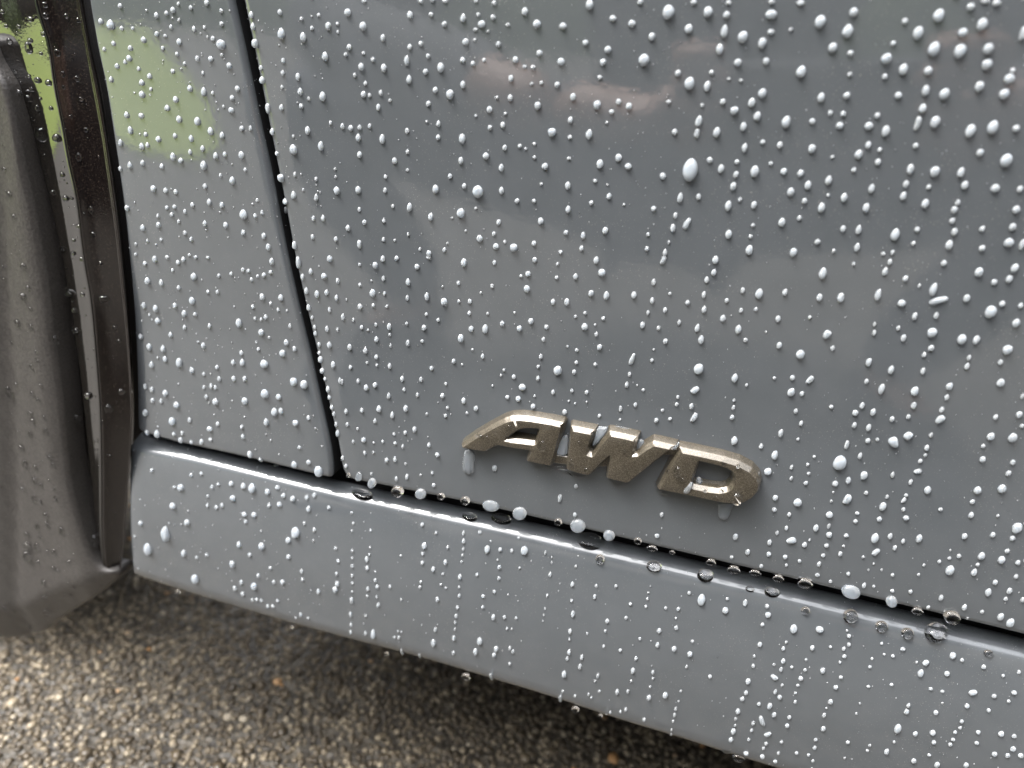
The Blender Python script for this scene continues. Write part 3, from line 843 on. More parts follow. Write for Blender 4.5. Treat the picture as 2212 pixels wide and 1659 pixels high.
DROPS = """A 780,38,28,36;719,160,46,72;655,137,28,42;1015,100,30,44;1122,65,32,44;1080,85,26,34;1238,50,24,34;1340,18,32,40;1435,70,24,32;1157,25,22,28;1437,155,28,34;1258,188,24,42;1110,175,24,36;1163,272,34,48;1435,290,60,70;932,258,34,44;846,312,28,40;737,282,26,38;676,318,20,34;838,378,34,46;811,402,22,34;790,183,24,34;860,183,20,28;1017,220,28,38;1072,233,24,28;1057,312,22,30;1148,350,24,32;1280,380,28,40;1367,382,34,42;1487,425,36,44;1196,413,22,30;1381,250,28,36;1326,178,20,28;1161,130,20,30;1440,357,24,28;1121,462,26,36;971,494,30,40;900,446,22,32;760,428,26,40;920,536,34,42;922,612,36,48;721,514,26,44;1232,573,34,46;1322,595,36,64;1315,473,20,32;1540,575,34,44;1506,635,30,40;1500,715,38,42;1379,603,20,32;1450,690,18,28;1140,645,34,46;1085,700,34,42;979,577,20,30;822,745,30,44;917,750,34,38;846,843,30,60;733,828,24,52;1162,773,36,50;1281,785,40,60;1366,850,36,58;1441,877,32,50;1568,832,30,40;1624,832,22,40;1135,880,26,38;1240,897,30,48;1028,902,32,42;945,870,24,34;920,948,30,48;957,940,24,36;782,925,28,50;1314,962,28,44;1233,985,24,40;1122,1015,32,60;1173,1040,32,40;1322,1072,42,64;1399,1010,34,52;1458,1000,28,38;1566,1005,38,56;926,1055,28,42;843,1072,28,52;781,1092,20,38;1050,1078,28,38;1507,1170,38,54;1590,1100,22,30;1430,1135,20,32;995,1222,34,46;1075,1235,28,40;1140,1243,26,38;1330,1207,28,40;1357,1310,30,48;1248,1328,26,36;1439,1328,30,44;825,1347,30,42;1083,1345,24,30;1132,1340,26,32;1115,1390,24,34;1200,1370,22,36;1580,1390,52,66;1655,1398,24,36;1700,1377,22,34;1668,1297,20,26;1029,1457,30,42;927,1475,30,46;1329,1448,28,44;1464,1458,30,44;1160,1435,20,28;1200,1510,24,34;1578,1507,30,40;1711,1528,30,44;1740,1600,32,48;1240,1550,24,36;881,1583,18,32;1045,1553,20,30;957,1560,18,28;1025,1398,20,32;1228,1652,20,24;880,1648,20,24;1629,97,28,52;1640,172,28,54;1658,282,32,70;1692,440,24,42;1701,518,30,56;1824,218,50,78;1966,240,40,70;2128,168,38,56;1814,78,28,42;1955,122,24,30;2022,182,24,34;2108,365,42,64;1836,393,28,40;1834,473,28,38;1932,497,32,54;1947,593,34,52;2092,625,44,64;1828,565,22,30;1825,697,30,46;1953,688,30,38;2001,640,22,30;1740,705,24,76;1995,845,36,58;1767,852,26,50;1903,967,48,72;2080,945,40,64;2143,797,22,34;1796,995,22,32;1912,1130,22,38;2049,1160,22,32;1825,1155,26,60;1904,1265,36,56;2050,1280,28,52;2183,1235,42,54;1966,1230,18,28;1850,1305,24,44;1851,1360,22,50;2032,1415,26,40;2095,1413,28,46;2026,1535,26,38;2177,1550,28,36;1911,1590,24,60;1902,883,18,26;2066,98,24,28;2188,155,24,28;2190,207,20,26;2172,1095,18,26;2176,1145,18,26;14,75,26,30;197,125,34,38;297,102,46,46;293,30,40,44;430,103,34,34;505,130,24,34;38,168,24,26;121,173,28,28;60,265,30,42;195,262,30,36;185,310,32,90;281,220,32,36;373,340,50,54;408,480,38,44;501,510,40,44;244,520,44,44;313,535,32,46;188,492,24,28;97,462,20,26;207,578,24,32;128,603,30,48;183,638,34,50;412,565,28,30;524,642,38,32;243,700,26,42;330,700,22,30;262,638,18,26;460,753,26,26;557,840,32,36;266,870,52,110;366,893,46,58;510,1015,42,64;403,1130,24,38;341,1247,26,36;425,1283,34,44;590,1358,36,52;607,1520,40,40;545,1385,26,24;506,1465,20,28;478,1555,20,26;26,1095,30,30;58,1255,34,36;87,1402,32,34;400,1615,26,34;475,1640,28,34;464,1285,20,24;212,770,16,24;485,350,16,20;470,383,16,20;265,347,22,24
B 148,8,36,26;43,82,46,54;142,170,48,60;270,245,34,52;446,97,38,58;515,10,34,26;673,8,36,26;582,95,32,34;669,157,36,40;790,117,38,58;888,95,26,30;911,157,50,52;869,192,30,28;990,20,34,34;984,113,38,36;872,8,28,22;807,273,46,48;866,258,24,24;1018,287,34,40;950,203,24,20;1079,160,30,24;1190,75,44,56;1268,157,54,58;1436,170,48,48;1610,30,54,70;1760,120,46,44;1883,153,50,50;2120,78,78,100;1937,12,40,40;1583,278,42,42;1728,322,48,50;1284,345,42,42;1424,400,52,50;2013,238,48,54;1962,390,72,84;1696,404,44,48;1129,388,40,48;1188,433,30,26;1243,437,36,34;926,390,28,30;788,390,36,42;853,412,32,36;645,437,48,66;425,392,38,70;444,305,32,42;516,284,32,36;563,363,30,34;547,465,36,42;440,515,38,60;277,440,40,60;130,433,40,54;205,387,28,34;52,305,34,42;29,353,26,32;145,345,22,26;88,487,24,32;157,540,26,34;789,548,36,54;610,583,36,44;705,610,52,66;565,672,32,42;144,612,36,46;184,617,26,32;256,602,26,42;241,695,30,50;315,650,22,28;1100,508,36,50;1234,542,26,24;1297,538,28,26;1399,550,38,42;1675,502,34,34;2181,475,40,50;1502,628,40,54;1658,680,52,60;1797,661,40,44;1864,690,44,50;1752,725,34,36;1485,778,36,46;1273,686,46,56;1095,633,36,48;961,711,40,46;1008,632,24,26;1064,737,24,26;1047,811,34,46;964,828,32,36;871,750,20,22;630,802,30,44;554,788,20,24;628,890,30,38;784,898,44,70;1366,857,58,58;1606,870,46,68;1481,890,30,30;1720,795,26,22;2121,661,34,30;2160,856,38,44;427,848,28,40;266,900,38,66;111,892,36,52;62,830,34,42;119,826,28,36;185,817,26,36;8,817,28,42;119,1002,34,46;346,1042,34,46;430,983,24,34;938,1012,44,48;775,1040,34,52;1059,957,32,42;1157,947,28,30;1195,964,20,22;1252,933,26,26;1252,1020,26,26;1321,1078,44,46;1037,1087,36,52;1475,1027,28,24;1676,1063,46,66;1797,1023,46,54;1860,1080,46,48;705,1142,30,38;611,1225,44,60;798,1205,30,38;886,1242,72,84;1038,1235,34,50;287,1145,24,32;284,1233,26,38;110,1230,38,50;429,1102,20,24;1296,1192,24,22;1468,1203,40,54;1645,1172,28,28;1735,1272,36,44;2083,1142,44,48;443,1342,38,60;580,1405,36,56;776,1382,58,66;1139,1302,32,36;1249,1302,28,30;1620,1315,30,34;1470,1358,38,50;1293,1433,40,50;1020,1440,32,44;873,1350,20,22;718,1412,18,20;334,1336,22,28;150,1440,30,36;276,1430,24,38;117,1357,24,32;44,1477,34,42;1710,1493,40,50;1456,1507,32,34;1568,1527,34,50;2024,1353,36,38;897,1546,42,48;990,1515,28,34;1003,1597,38,46;1118,1605,54,54;1060,1567,22,24;1249,1578,34,38;807,1496,18,22;1557,1610,32,40;1422,1634,28,30;668,1618,26,34;687,1577,16,20;510,1613,20,26;568,1642,36,40;434,1518,20,28;274,1552,24,32;119,1585,26,60;346,1557,18,22;1987,1520,26,28;1980,1613,30,36;2122,1570,20,28;2098,1636,32,50;2165,1395,28,46;2149,1477,36,60;1831,1325,20,20;1725,1196,18,18;2196,1280,38,70
C 72,15,44,38;297,18,36,34;165,77,62,76;284,97,46,52;577,12,44,38;573,95,80,64;765,20,54,44;892,140,72,92;1108,80,58,64;1070,202,72,94;1659,100,74,92;1866,45,54,56;2035,20,56,50;1960,8,60,36;39,187,54,66;271,203,48,92;390,240,66,80;572,208,50,40;516,278,54,78;701,192,30,28;240,318,52,74;358,406,50,54;541,397,46,52;972,310,62,70;1087,346,44,44;1440,138,40,44;1363,282,38,40;1526,213,70,92;1941,158,70,92;2207,215,50,110;1815,212,64,64;1628,317,80,102;1797,330,78,104;1980,317,70,78;1320,380,72,74;1430,450,60,80;1591,460,58,62;1972,418,70,76;188,470,32,36;299,510,26,24;377,522,30,24;45,540,70,86;160,558,46,74;768,465,66,84;1083,483,32,36;1310,497,40,44;2116,512,72,74;2138,458,36,40;1922,562,62,74;1696,610,66,80;1575,587,52,80;516,605,56,68;897,632,50,68;1063,620,48,50;1397,619,50,50;2083,610,68,74;448,665,50,66;260,660,38,44;335,717,56,58;484,753,50,66;126,682,26,30;1555,703,52,66;1261,750,40,44;1041,738,38,42;956,732,34,38;671,790,60,84;840,787,42,44;1018,815,50,50;1206,817,58,56;1316,850,54,80;1636,790,64,88;394,820,46,62;221,858,50,70;1864,848,66,96;2009,825,74,98;2160,833,50,50;402,957,40,64;519,922,34,38;630,940,40,50;838,965,52,62;1203,940,42,54;1141,1000,54,66;1276,972,34,36;1510,945,38,44;1926,990,50,56;2096,1040,80,94;971,1017,26,28;176,1038,38,42;352,1050,34,36;1265,1050,40,50;571,1060,30,30;1109,1102,34,36;249,1093,42,62;467,1110,58,80;346,1130,36,48;655,1112,46,48;764,1122,44,54;1476,1095,48,76;1634,1112,64,74;1803,1118,50,74;1828,1200,50,62;2025,1220,56,60;2186,1225,40,50;328,1207,42,58;812,1200,46,62;946,1168,46,66;700,1244,50,60;1224,1222,44,64;1447,1193,40,56;1430,1270,44,62;1595,1213,34,38;1046,1280,46,62;103,1275,36,44;296,1333,46,70;371,1294,28,34;462,1328,38,56;790,1303,36,42;943,1265,26,26;900,1345,48,68;1189,1346,46,70;1572,1320,50,66;1782,1313,34,46;1760,1360,44,52;2160,1360,52,60;643,1440,48,60;756,1414,32,36;1747,1432,38,44;1761,1502,44,54;1940,1483,38,44;2137,1472,48,56;455,1460,26,30;1040,1482,38,50;1140,1488,40,66;1377,1520,58,86;1519,1488,36,40;298,1518,46,58;439,1533,28,30;873,1568,38,40;1130,1602,40,60;1495,1578,30,34;1727,1587,50,68;1940,1610,42,48;2113,1572,64,66;2200,1582,40,80;432,1620,50,68;718,1635,50,60;979,1627,28,32;1300,1645,28,30;1360,1636,30,38;50,1100,104,155;30,1450,34,90,18;105,785,46,80;95,865,32,76;1520,800,36,110
D 1005,20,32,48;1085,8,26,30;1155,42,26,34;1190,22,28,36;1270,8,24,26;1348,10,24,24;1258,133,40,50;958,162,38,50;1047,173,28,48;941,48,26,34;1120,92,20,28;1160,205,26,32;1247,290,38,50;1010,340,34,52;933,320,28,46;1135,322,28,40;1196,372,34,44;1025,420,34,44;1265,377,26,28;1349,232,22,32;1411,232,22,34;1420,127,22,30;1500,115,22,32;1575,90,24,32;1611,97,24,28;1711,123,28,36;1632,152,24,30;1670,130,20,26;1762,35,32,52;1755,105,26,30;1700,264,34,48;1822,270,36,46;1550,434,42,60;1640,328,24,30;1755,307,20,28;1695,494,38,48;1723,396,28,36;1693,411,20,26;1653,405,20,26;1745,527,20,22;1804,348,22,28;1880,453,22,36;1857,560,34,42;1910,601,30,38;1833,631,42,50;1714,700,52,58;1572,690,34,50;1512,690,28,38;1565,628,26,36;1676,604,22,30;914,522,28,40;1107,510,28,38;969,588,32,52;1058,600,32,48;1072,668,28,44;1163,690,40,64;984,704,30,46;1245,740,30,44;1198,462,24,34;1360,453,26,36;1319,580,30,40;1409,720,26,32;1322,765,22,30;1421,795,26,34;1516,795,28,38;1587,795,28,40;1718,893,52,62;1905,815,48,56;1972,833,50,60;1588,940,42,48;1807,914,36,42;1398,945,38,46;1369,843,24,40;1398,850,22,34;1322,850,20,28;1073,888,34,44;1338,912,24,34;1146,967,38,44;986,865,26,38;943,845,24,42;990,935,26,34;1047,940,24,32;944,1015,34,48;1118,1070,44,54;1780,1010,44,54;1822,1003,32,42;1727,1077,34,50;1917,1082,42,40;1230,1063,26,38;1412,1088,24,32;1360,1122,38,34;1568,1108,24,30;1020,1152,38,48;955,1143,28,36;1128,1155,24,28;1182,1147,22,28;1172,1193,30,38;1241,1208,24,26;1307,1204,28,38;1365,1190,24,26;1576,1170,26,32;1620,1285,32,48;1908,1352,40,46;2066,1395,58,70;2001,1337,30,32;1941,1240,24,26;2000,1048,26,32;1690,1320,26,26;1790,1358,30,26;1936,45,24,90;2015,100,28,44;1962,135,26,46;2101,132,38,46;2138,18,38,46;2190,160,28,40;1987,225,28,50;2055,247,34,50;2118,237,30,42;2182,270,28,46;2002,333,24,46;2136,348,22,40;2023,398,20,30;2041,460,22,34;2045,502,24,34;2120,472,28,42;2188,477,20,30;2069,573,24,36;2136,577,32,46;2070,627,20,28;2079,668,30,46;2160,704,32,48;2091,742,26,38;2203,807,24,42;2108,795,20,30;2127,862,26,42;2136,915,22,32;2152,980,22,32;2165,1022,22,34;2180,1090,20,36;2190,1147,26,46;1173,1500,44,46;1636,1503,50,62;1500,1475,32,36;1578,1490,34,42;1735,1528,36,38;1838,1553,30,34;1800,1500,32,34;1899,1573,34,40;1990,1563,26,38;2038,1548,28,36;1812,1610,32,38;1745,1615,24,30;2001,1637,32,42;1122,1620,42,42;1510,1570,38,40;1404,1628,24,30;1440,1615,24,30;2132,1630,24,28;1305,1410,24,26;1240,1418,24,28;985,1388,26,26;1375,1497,24,28;1415,1480,22,24;1347,1556,20,24;1346,1615,20,30;1130,1498,20,18;150,65,38,40;145,258,50,44;180,205,30,32;197,340,22,24;110,432,38,40;198,455,26,36;445,235,42,60;535,250,22,30;530,20,24,36;653,50,36,24;676,278,76,50;480,352,24,34;487,478,32,42;745,462,40,32;770,552,36,26;360,540,50,60;231,622,20,22;237,672,20,22;203,715,26,36;60,883,62,76;104,828,24,28;261,838,24,28;207,890,24,30;243,930,38,28;195,1020,42,34;293,1132,30,36;195,1155,26,40;138,1238,34,38;321,1300,32,36;500,1050,66,60;573,905,42,50;705,990,60,58;786,880,48,40;212,1070,32,30;285,1043,22,22;340,1352,24,20;230,1365,28,28;221,1450,34,40;160,1345,34,54;134,1500,42,24;266,1483,22,26;360,1570,24,28;220,1575,26,48;268,1592,20,26;28,150,22,26;75,558,22,22;20,70,20,24;655,1067,30,18;708,1292,36,16;115,1135,22,22;10,1495,20,24;350,1510,20,20
E 220,60,38,44;270,18,32,44;359,15,28,34;492,70,36,38;567,8,34,30;795,42,40,60;993,43,26,36;1254,25,32,38;1211,116,38,38;1165,130,24,24;1203,213,44,50;1395,140,26,28;1402,52,22,24;1518,133,34,44;1652,27,38,50;1688,108,52,52;1619,243,38,46;1718,256,40,58;1896,253,36,50;2025,168,30,48;2015,288,30,46;2130,243,22,24;2098,350,30,38;433,168,32,50;274,145,24,40;121,186,22,28;195,160,14,18;119,55,20,24;204,240,42,54;280,242,22,30;122,328,34,42;208,320,24,34;295,326,22,24;34,281,14,20;428,271,24,38;555,262,32,56;667,297,46,52;763,294,22,26;833,295,30,36;760,175,26,32;978,194,24,32;655,198,16,20;905,238,18,20;830,370,26,30;949,374,20,22;551,377,22,28;628,414,24,28;311,457,30,50;225,445,20,28;424,438,22,26;133,461,24,32;78,415,20,28;12,395,26,50;173,480,18,20;314,510,20,24;228,540,30,40;157,612,30,42;55,590,32,44;228,654,28,36;320,580,18,34;432,563,26,46;525,552,22,26;537,465,34,40;842,473,36,42;933,472,42,60;1043,438,32,38;1155,470,38,42;1229,423,38,42;1330,460,30,34;1123,367,18,20;1373,297,32,42;1462,298,38,52;1517,392,22,24;1580,370,26,26;1578,459,44,50;1698,405,28,30;1652,507,26,34;1645,445,18,22;1952,447,34,48;1988,367,24,34;2056,466,26,32;2189,430,26,40;2100,553,32,38;2025,606,18,20;2012,676,24,28;1310,540,26,34;1674,591,36,40;1526,610,24,26;1465,586,18,20;1293,651,26,38;1523,690,26,28;1646,703,24,26;1277,717,24,26;1403,742,58,64;1509,752,28,34;1275,792,26,36;775,533,44,56;850,607,18,24;916,650,26,38;729,682,28,34;585,728,28,32;783,703,16,18;1055,738,22,24;1118,783,28,32;1035,773,18,20;1173,850,48,46;980,840,16,18;1373,882,26,36;1495,873,24,28;1590,883,26,30;1077,915,28,30;1147,925,38,38;1253,907,18,20;1243,975,34,36;1448,1011,32,38;314,712,26,42;231,707,20,22;168,692,18,24;60,720,24,30;395,795,26,42;517,799,24,36;677,828,20,22;110,810,22,36;162,852,32,42;219,836,32,38;407,865,20,30;5,815,20,40;494,899,22,34;656,905,30,36;793,937,32,42;308,905,24,44;245,990,36,46;134,1000,26,32;418,988,32,46;331,1030,28,48;31,1007,26,36;873,987,30,38;688,983,22,26;815,1017,20,20;675,1035,24,26;554,1023,18,22;219,1068,22,36;40,1092,22,30;475,1123,30,42;342,1154,20,24;415,1145,24,28;106,1120,18,24;146,1192,32,38;78,1203,18,30;269,1202,20,22;349,1213,22,26;399,1233,20,32;210,1209,16,18;569,1224,24,36;623,1288,32,34;152,1276,22,28;208,1272,18,22;10,1310,20,36;31,1360,24,32;295,1322,26,34;349,1317,26,40;417,1347,16,20;589,1405,20,26;426,1430,24,40;357,1443,22,34;116,1427,40,56;195,1413,18,24;600,1485,26,28;515,1418,16,18;994,1375,36,42;1417,1568,28,56;1521,1492,26,30;1808,990,20,44;1805,1060,18,20;1673,1035,24,26;1850,833,28,44;1868,766,24,34;1886,668,28,90,12;1957,867,22,22;1916,838,14,16;1906,964,26,32;2041,1065,30,34;2130,1055,26,26;2081,1000,22,24;2173,962,26,28;2180,914,22,26;1515,955,18,20;1590,945,16,18;1474,940,16,18;2085,25,30,70,12
F 213,25,44,56;202,107,36,46;156,154,32,48;138,250,30,48;32,303,32,36;95,466,34,56;139,347,34,50;120,541,40,62;104,732,66,72;80,870,40,62,40;57,973,32,42;72,1045,34,72,15;389,223,30,44;496,244,52,70;663,235,38,48;285,290,30,36;378,352,28,38;475,345,26,30;261,404,38,48;361,475,44,60;618,407,36,46;407,545,30,32;540,492,16,18;825,397,26,28;908,112,54,80;887,269,42,56;1025,269,46,70;1266,251,46,80;1312,100,38,60;1343,38,34,42;1107,52,24,28;1443,147,40,44;1692,47,38,46;1625,215,52,90;1660,290,44,125,65;1534,192,22,28;1419,306,54,52;1504,390,36,56;1643,386,36,48;1920,105,58,66;1840,275,46,56;2115,150,46,56;2018,170,42,42;2151,78,50,66;2070,311,42,46;2190,322,36,42;1995,362,78,88;2160,435,52,62;1616,496,66,66;1431,530,36,56;1397,467,28,38;1244,441,24,34;1241,497,28,44;935,511,44,68,15;972,597,30,40;625,580,38,46;762,638,60,62;1206,687,40,60;1351,737,42,60;1191,812,30,38;1610,597,40,46;1564,641,30,38;1557,745,32,54;1809,540,62,70;1902,543,46,64;1855,659,30,42;1842,715,36,50;2104,607,66,66;2058,689,34,40;2060,822,52,62;338,790,44,60;594,792,24,24;711,789,36,38;823,801,36,64,25;703,883,50,60;773,893,32,36;414,836,22,24;1289,860,44,74;1503,875,54,66;1728,845,46,56;1711,916,32,44;1679,997,32,46;1669,1060,44,66,30;1497,969,38,50;1462,1042,30,36;1357,1057,34,38;1163,969,34,46;1118,1016,42,42;1234,1011,38,50;1112,1096,32,42;1205,1111,36,50;963,977,28,30;733,1005,28,38;768,1084,28,38;333,935,20,26;328,982,24,34;320,1046,30,36;636,1147,36,56;747,1187,22,24;335,1196,44,58;508,1232,28,38;597,1290,46,60;552,1397,52,50;705,1368,24,34;704,1440,24,32;811,1351,24,26;817,1409,22,26;798,1472,30,32;853,1300,24,20;1063,1225,26,66;1018,1340,86,104;1150,1294,30,48;1200,1197,34,36;1261,1189,24,26;1464,1167,50,60,25;1609,1160,26,38;1582,1243,34,44;1539,1329,30,34;1572,1291,24,26;1523,1396,34,50,60;1477,1463,28,42;1360,1417,26,44;1174,1422,50,58;1073,1454,36,50;988,1475,40,42;1188,1535,28,28;1064,1575,46,72,12;976,1530,18,20;963,1588,20,22;600,1567,38,38;745,1597,56,54;594,1643,36,30;1324,1560,24,32;1297,1622,46,60;1431,1582,26,44,15;1448,1550,28,24;1430,1642,28,30;1587,1517,48,56;1996,1170,52,56;2138,1177,58,68;1947,1232,30,30;1943,1318,42,46;2138,1338,36,42;2110,1408,38,40;1910,1518,52,54;2068,1508,58,60;1877,1593,34,36;1670,1642,30,26;2180,1028,44,48;2027,1045,34,40;2197,1102,30,34;2200,908,24,44;1370,1207,58,76,-35
G 1075,140,60,96;961,240,56,76;1213,68,36,42;912,72,30,30;1267,435,50,60;1192,267,34,46;1507,337,38,44;1917,133,58,74;1869,183,36,42;1697,222,44,46;1550,210,32,40;1647,18,34,36;1593,62,24,28;1584,15,34,34;1620,277,26,28;1871,290,30,32;1342,278,22,26;1648,482,42,46;1574,530,26,32;1565,455,26,34;1523,494,28,30;1832,454,32,34;1776,454,24,28;1675,412,24,28;1753,363,22,24;1955,385,20,30;1962,437,24,24;2064,515,26,34;2186,465,30,38;2173,503,34,40;2182,400,20,26;2192,318,22,26;2176,235,20,24;2037,115,22,30;1973,72,20,26;1275,295,20,22;1636,570,20,24;1665,568,22,24;1695,573,22,24;1800,575,20,22;1770,610,22,22;1736,610,22,24;1949,665,22,30;1917,687,16,18;1997,687,18,18;178,213,56,46;180,285,56,70;237,225,30,48;242,98,24,40;310,80,28,36;397,118,34,46;350,258,28,34;306,258,20,20;266,165,22,22;446,318,28,22;345,358,24,22;373,374,20,20;284,458,32,34;486,488,26,26;418,535,26,20;461,530,24,20;285,545,36,22;300,650,54,40;28,623,26,28;97,640,22,24;200,743,28,40;173,142,34,28;294,18,32,40;247,320,32,26;610,185,60,90,-35
H 67,5,18,20;78,72,18,22;69,122,18,20;72,250,18,32;72,298,16,18;72,350,20,26;71,413,20,24;72,461,18,22;70,517,16,18;68,573,22,48;61,662,22,38;65,730,20,30;62,778,20,28;66,828,18,22;190,118,18,20;187,228,16,18;182,275,16,18;166,305,26,42;168,362,24,32;221,386,14,16;221,442,20,28;234,484,24,28;173,498,22,34;168,545,18,22;231,550,16,24;240,602,24,34;208,790,36,62;157,785,20,30;158,672,18,24;315,484,20,26;386,283,16,18;389,567,16,20;393,905,24,36;388,928,20,24;373,813,20,24;367,772,14,18;389,776,14,18;344,812,16,20;525,80,26,32;539,218,34,46;528,269,20,26;525,328,24,30;515,453,18,22;510,487,20,24;614,134,20,22;596,370,28,38;675,325,28,36;690,228,20,26;659,400,18,20;623,565,26,34;646,470,18,20;678,491,16,18;610,763,22,32;598,848,34,48;509,932,20,28;792,136,20,32;792,188,24,38;791,239,18,28;785,280,18,22;780,322,16,20;769,420,28,38;763,487,18,22;764,542,20,28;753,618,22,28;744,674,22,30;738,716,18,24;736,760,16,22;730,817,26,38;727,912,22,28;709,1013,30,44;897,836,38,50;870,904,32,46;899,130,26,24;946,241,38,56;1030,243,26,30;1105,250,22,28;1187,250,52,58;968,188,14,16;1149,166,20,20;1024,358,26,30;1021,430,22,26;1155,362,18,20;880,405,22,26;992,516,22,26;920,545,26,24;917,617,20,24;1012,310,14,16;1081,536,14,18;986,680,28,42;1057,681,24,28;1134,687,20,22;1074,755,18,22;1105,757,14,18;1004,887,32,40;990,927,28,32;1093,882,22,30;1112,904,22,28;1091,984,20,24;928,1070,30,40;972,1067,28,40;1322,264,18,32;1364,292,14,22;1364,328,14,26;1353,404,22,38;1334,541,18,26;1320,626,14,20;1312,667,12,18;1305,706,12,16;1497,468,26,38;1493,574,20,24;1501,660,30,44;1482,773,26,36;1478,825,18,22;1477,908,28,38;1464,949,22,30;1444,1050,34,46;1435,1162,18,24;1420,1208,28,42;1520,352,18,28;1559,940,24,38;1547,1000,26,40;1514,1192,18,24;1602,1182,18,24;1620,1202,16,20;1642,549,24,34;1653,479,20,24;1780,481,22,24;1723,706,28,32;1710,771,20,22;1700,870,20,24;1592,787,18,20;1808,896,22,24;1663,1060,22,32;1645,1095,16,20;1672,1162,18,22;1788,1165,28,40;1857,1161,22,30;1890,1028,30,42;1878,1095,18,24;1910,948,22,30;1934,821,20,22;1846,685,22,26;1874,595,24,24;1984,563,20,22;1973,611,20,22;1991,522,14,16;2059,770,30,36;2049,861,28,36;2019,1037,22,32;2020,1078,18,20;1993,1203,32,38;2001,1133,18,20;2099,1187,38,42;2157,887,34,36;2170,750,28,30;2102,622,22,24;2184,627,26,28;2168,688,18,18;1843,1278,22,28;1809,1294,18,24;1744,1298,18,22;1962,1345,24,28;2168,1275,20,26;2159,1314,22,28;2150,1355,18,22;2140,1412,16,20;2137,1440,18,20;2185,1225,16,16;2200,1160,18,20;1514,18,28,32;2077,17,28,34;2046,154,34,30
I 690,17,28,32;672,103,26,34;612,135,22,32;342,160,38,42;421,260,34,40;563,196,32,40;558,273,34,34;317,293,26,24;509,350,28,28;704,185,42,60,60;664,291,34,30;672,345,22,24;790,212,34,40;757,317,26,26;822,181,18,20;863,103,38,48;950,18,50,44;947,90,24,38;949,147,42,40;931,217,34,28;910,281,28,30;884,337,28,38;1130,8,32,22;1120,60,30,28;1060,152,34,28;1042,221,20,22;1021,271,30,34;1073,400,28,28;873,408,30,26;958,450,24,24;1246,168,52,68;1274,46,36,34;1447,38,44,34;1345,156,34,42;1428,188,28,38;1375,232,28,36;1532,170,42,58;1252,260,36,58,25;1169,291,22,22;1237,334,16,20;1204,375,16,20;1289,375,18,20;1360,408,26,28;1175,475,30,38;1238,482,22,22;1358,511,30,24;1476,516,28,28;1528,405,22,22;1563,344,20,22;1663,320,26,26;1731,377,60,66;1728,299,24,24;1790,285,32,30;1825,157,40,42;1868,20,38,44;2042,24,22,24;2010,148,36,40;2166,103,68,74;2137,170,38,36;1936,285,46,56;2102,253,34,34;2066,310,50,54;1888,390,40,50;1911,341,26,28;2172,328,34,36;2160,418,30,34;2025,456,34,38;1980,519,44,54;2117,511,38,44;2093,563,28,30;2202,568,30,40;1674,555,32,42;1826,617,36,44;1941,646,26,28;1591,618,26,26;2060,679,44,52;2122,718,54,62;1844,688,18,20;1736,247,16,18;42,524,26,26;122,567,56,76;277,637,44,44;405,588,32,46;289,563,22,22;546,610,30,34;553,666,42,38;517,729,26,28;719,757,50,60;888,760,56,42;500,858,32,36;464,934,20,24;458,997,26,28;47,920,38,36;25,1003,18,26;63,838,22,24;177,1066,26,28;424,1096,34,42;410,1172,28,34;386,1211,30,34;358,1292,32,38;343,1340,22,24;340,1383,18,20;328,1420,34,42;312,1475,32,32;652,884,26,32;651,966,30,36;637,1020,24,34;671,844,20,22;592,988,20,20;707,1005,22,22;593,1070,34,46,-60;644,1122,20,24;600,1164,26,34;629,1200,32,32;494,1244,26,28;564,1256,34,44;592,1313,32,36;515,1352,32,72,-25;457,1368,26,30;446,1415,22,26;428,1475,22,24;553,1440,30,44,35;540,1500,26,22;523,1531,22,24;516,1584,34,28;412,1564,38,26;840,881,32,38;958,874,22,22;800,957,20,20;794,1023,24,24;765,1078,34,32;746,1122,22,20;730,1172,22,20;729,1230,24,26;691,1331,28,28;677,1384,32,28;640,1490,24,24;738,1561,26,22;621,1562,22,26;600,1615,30,22;907,1027,36,38;992,1136,34,30;1025,1071,30,24;1048,935,28,30;1043,887,26,30;1076,859,28,28;1077,803,32,28;1019,973,20,20;1064,768,20,18;958,1229,34,36;916,1317,28,34;931,1271,16,18;911,1404,34,36;862,1475,26,26;855,1527,26,30;816,1574,26,24;843,1613,22,22;1070,1492,28,24;1049,1594,18,20;1289,851,22,22;1227,950,20,22;1213,1003,26,22;1305,922,22,18;1362,933,28,24;1427,887,34,28;1203,1130,26,20;1354,1118,26,22;1148,1241,18,18;1126,1305,18,18;1463,1253,26,32;1450,1294,34,38;1542,1043,42,52;1577,978,36,44,20;1516,973,20,20;1712,1047,38,38;1750,930,46,46;1810,960,28,28;1950,1003,32,32;2178,1037,28,30;2076,1060,26,24;1607,1145,28,22;1683,1162,26,22;1640,1299,36,32;1683,1238,18,18;1882,1171,38,50,50;1842,1257,34,34;1982,1285,30,28;2018,1192,34,30;2147,1170,38,30;2112,1226,26,24;1394,1402,48,62;1507,1437,34,36;1620,1430,42,38;1627,1492,32,28;1370,1490,22,20;1322,1552,34,42;1212,1512,22,20;1197,1545,22,18;1497,1612,36,32;1648,1637,38,40;1596,1574,28,20;1808,1357,30,28;1797,1398,24,22;1765,1427,28,26;1751,1474,28,24;1733,1506,30,26;1915,1427,32,28;1905,1496,30,26;2063,1437,40,40;2147,1453,32,30;2140,1535,38,36;2105,1577,34,32;2020,1568,38,32;2190,1578,40,34;1836,1640,36,34"""
OFF = {c: ((i % 3) * 737.33, (i // 3) * 553.0) for i, c in enumerate('ABCDEFGHI')}
drops = []
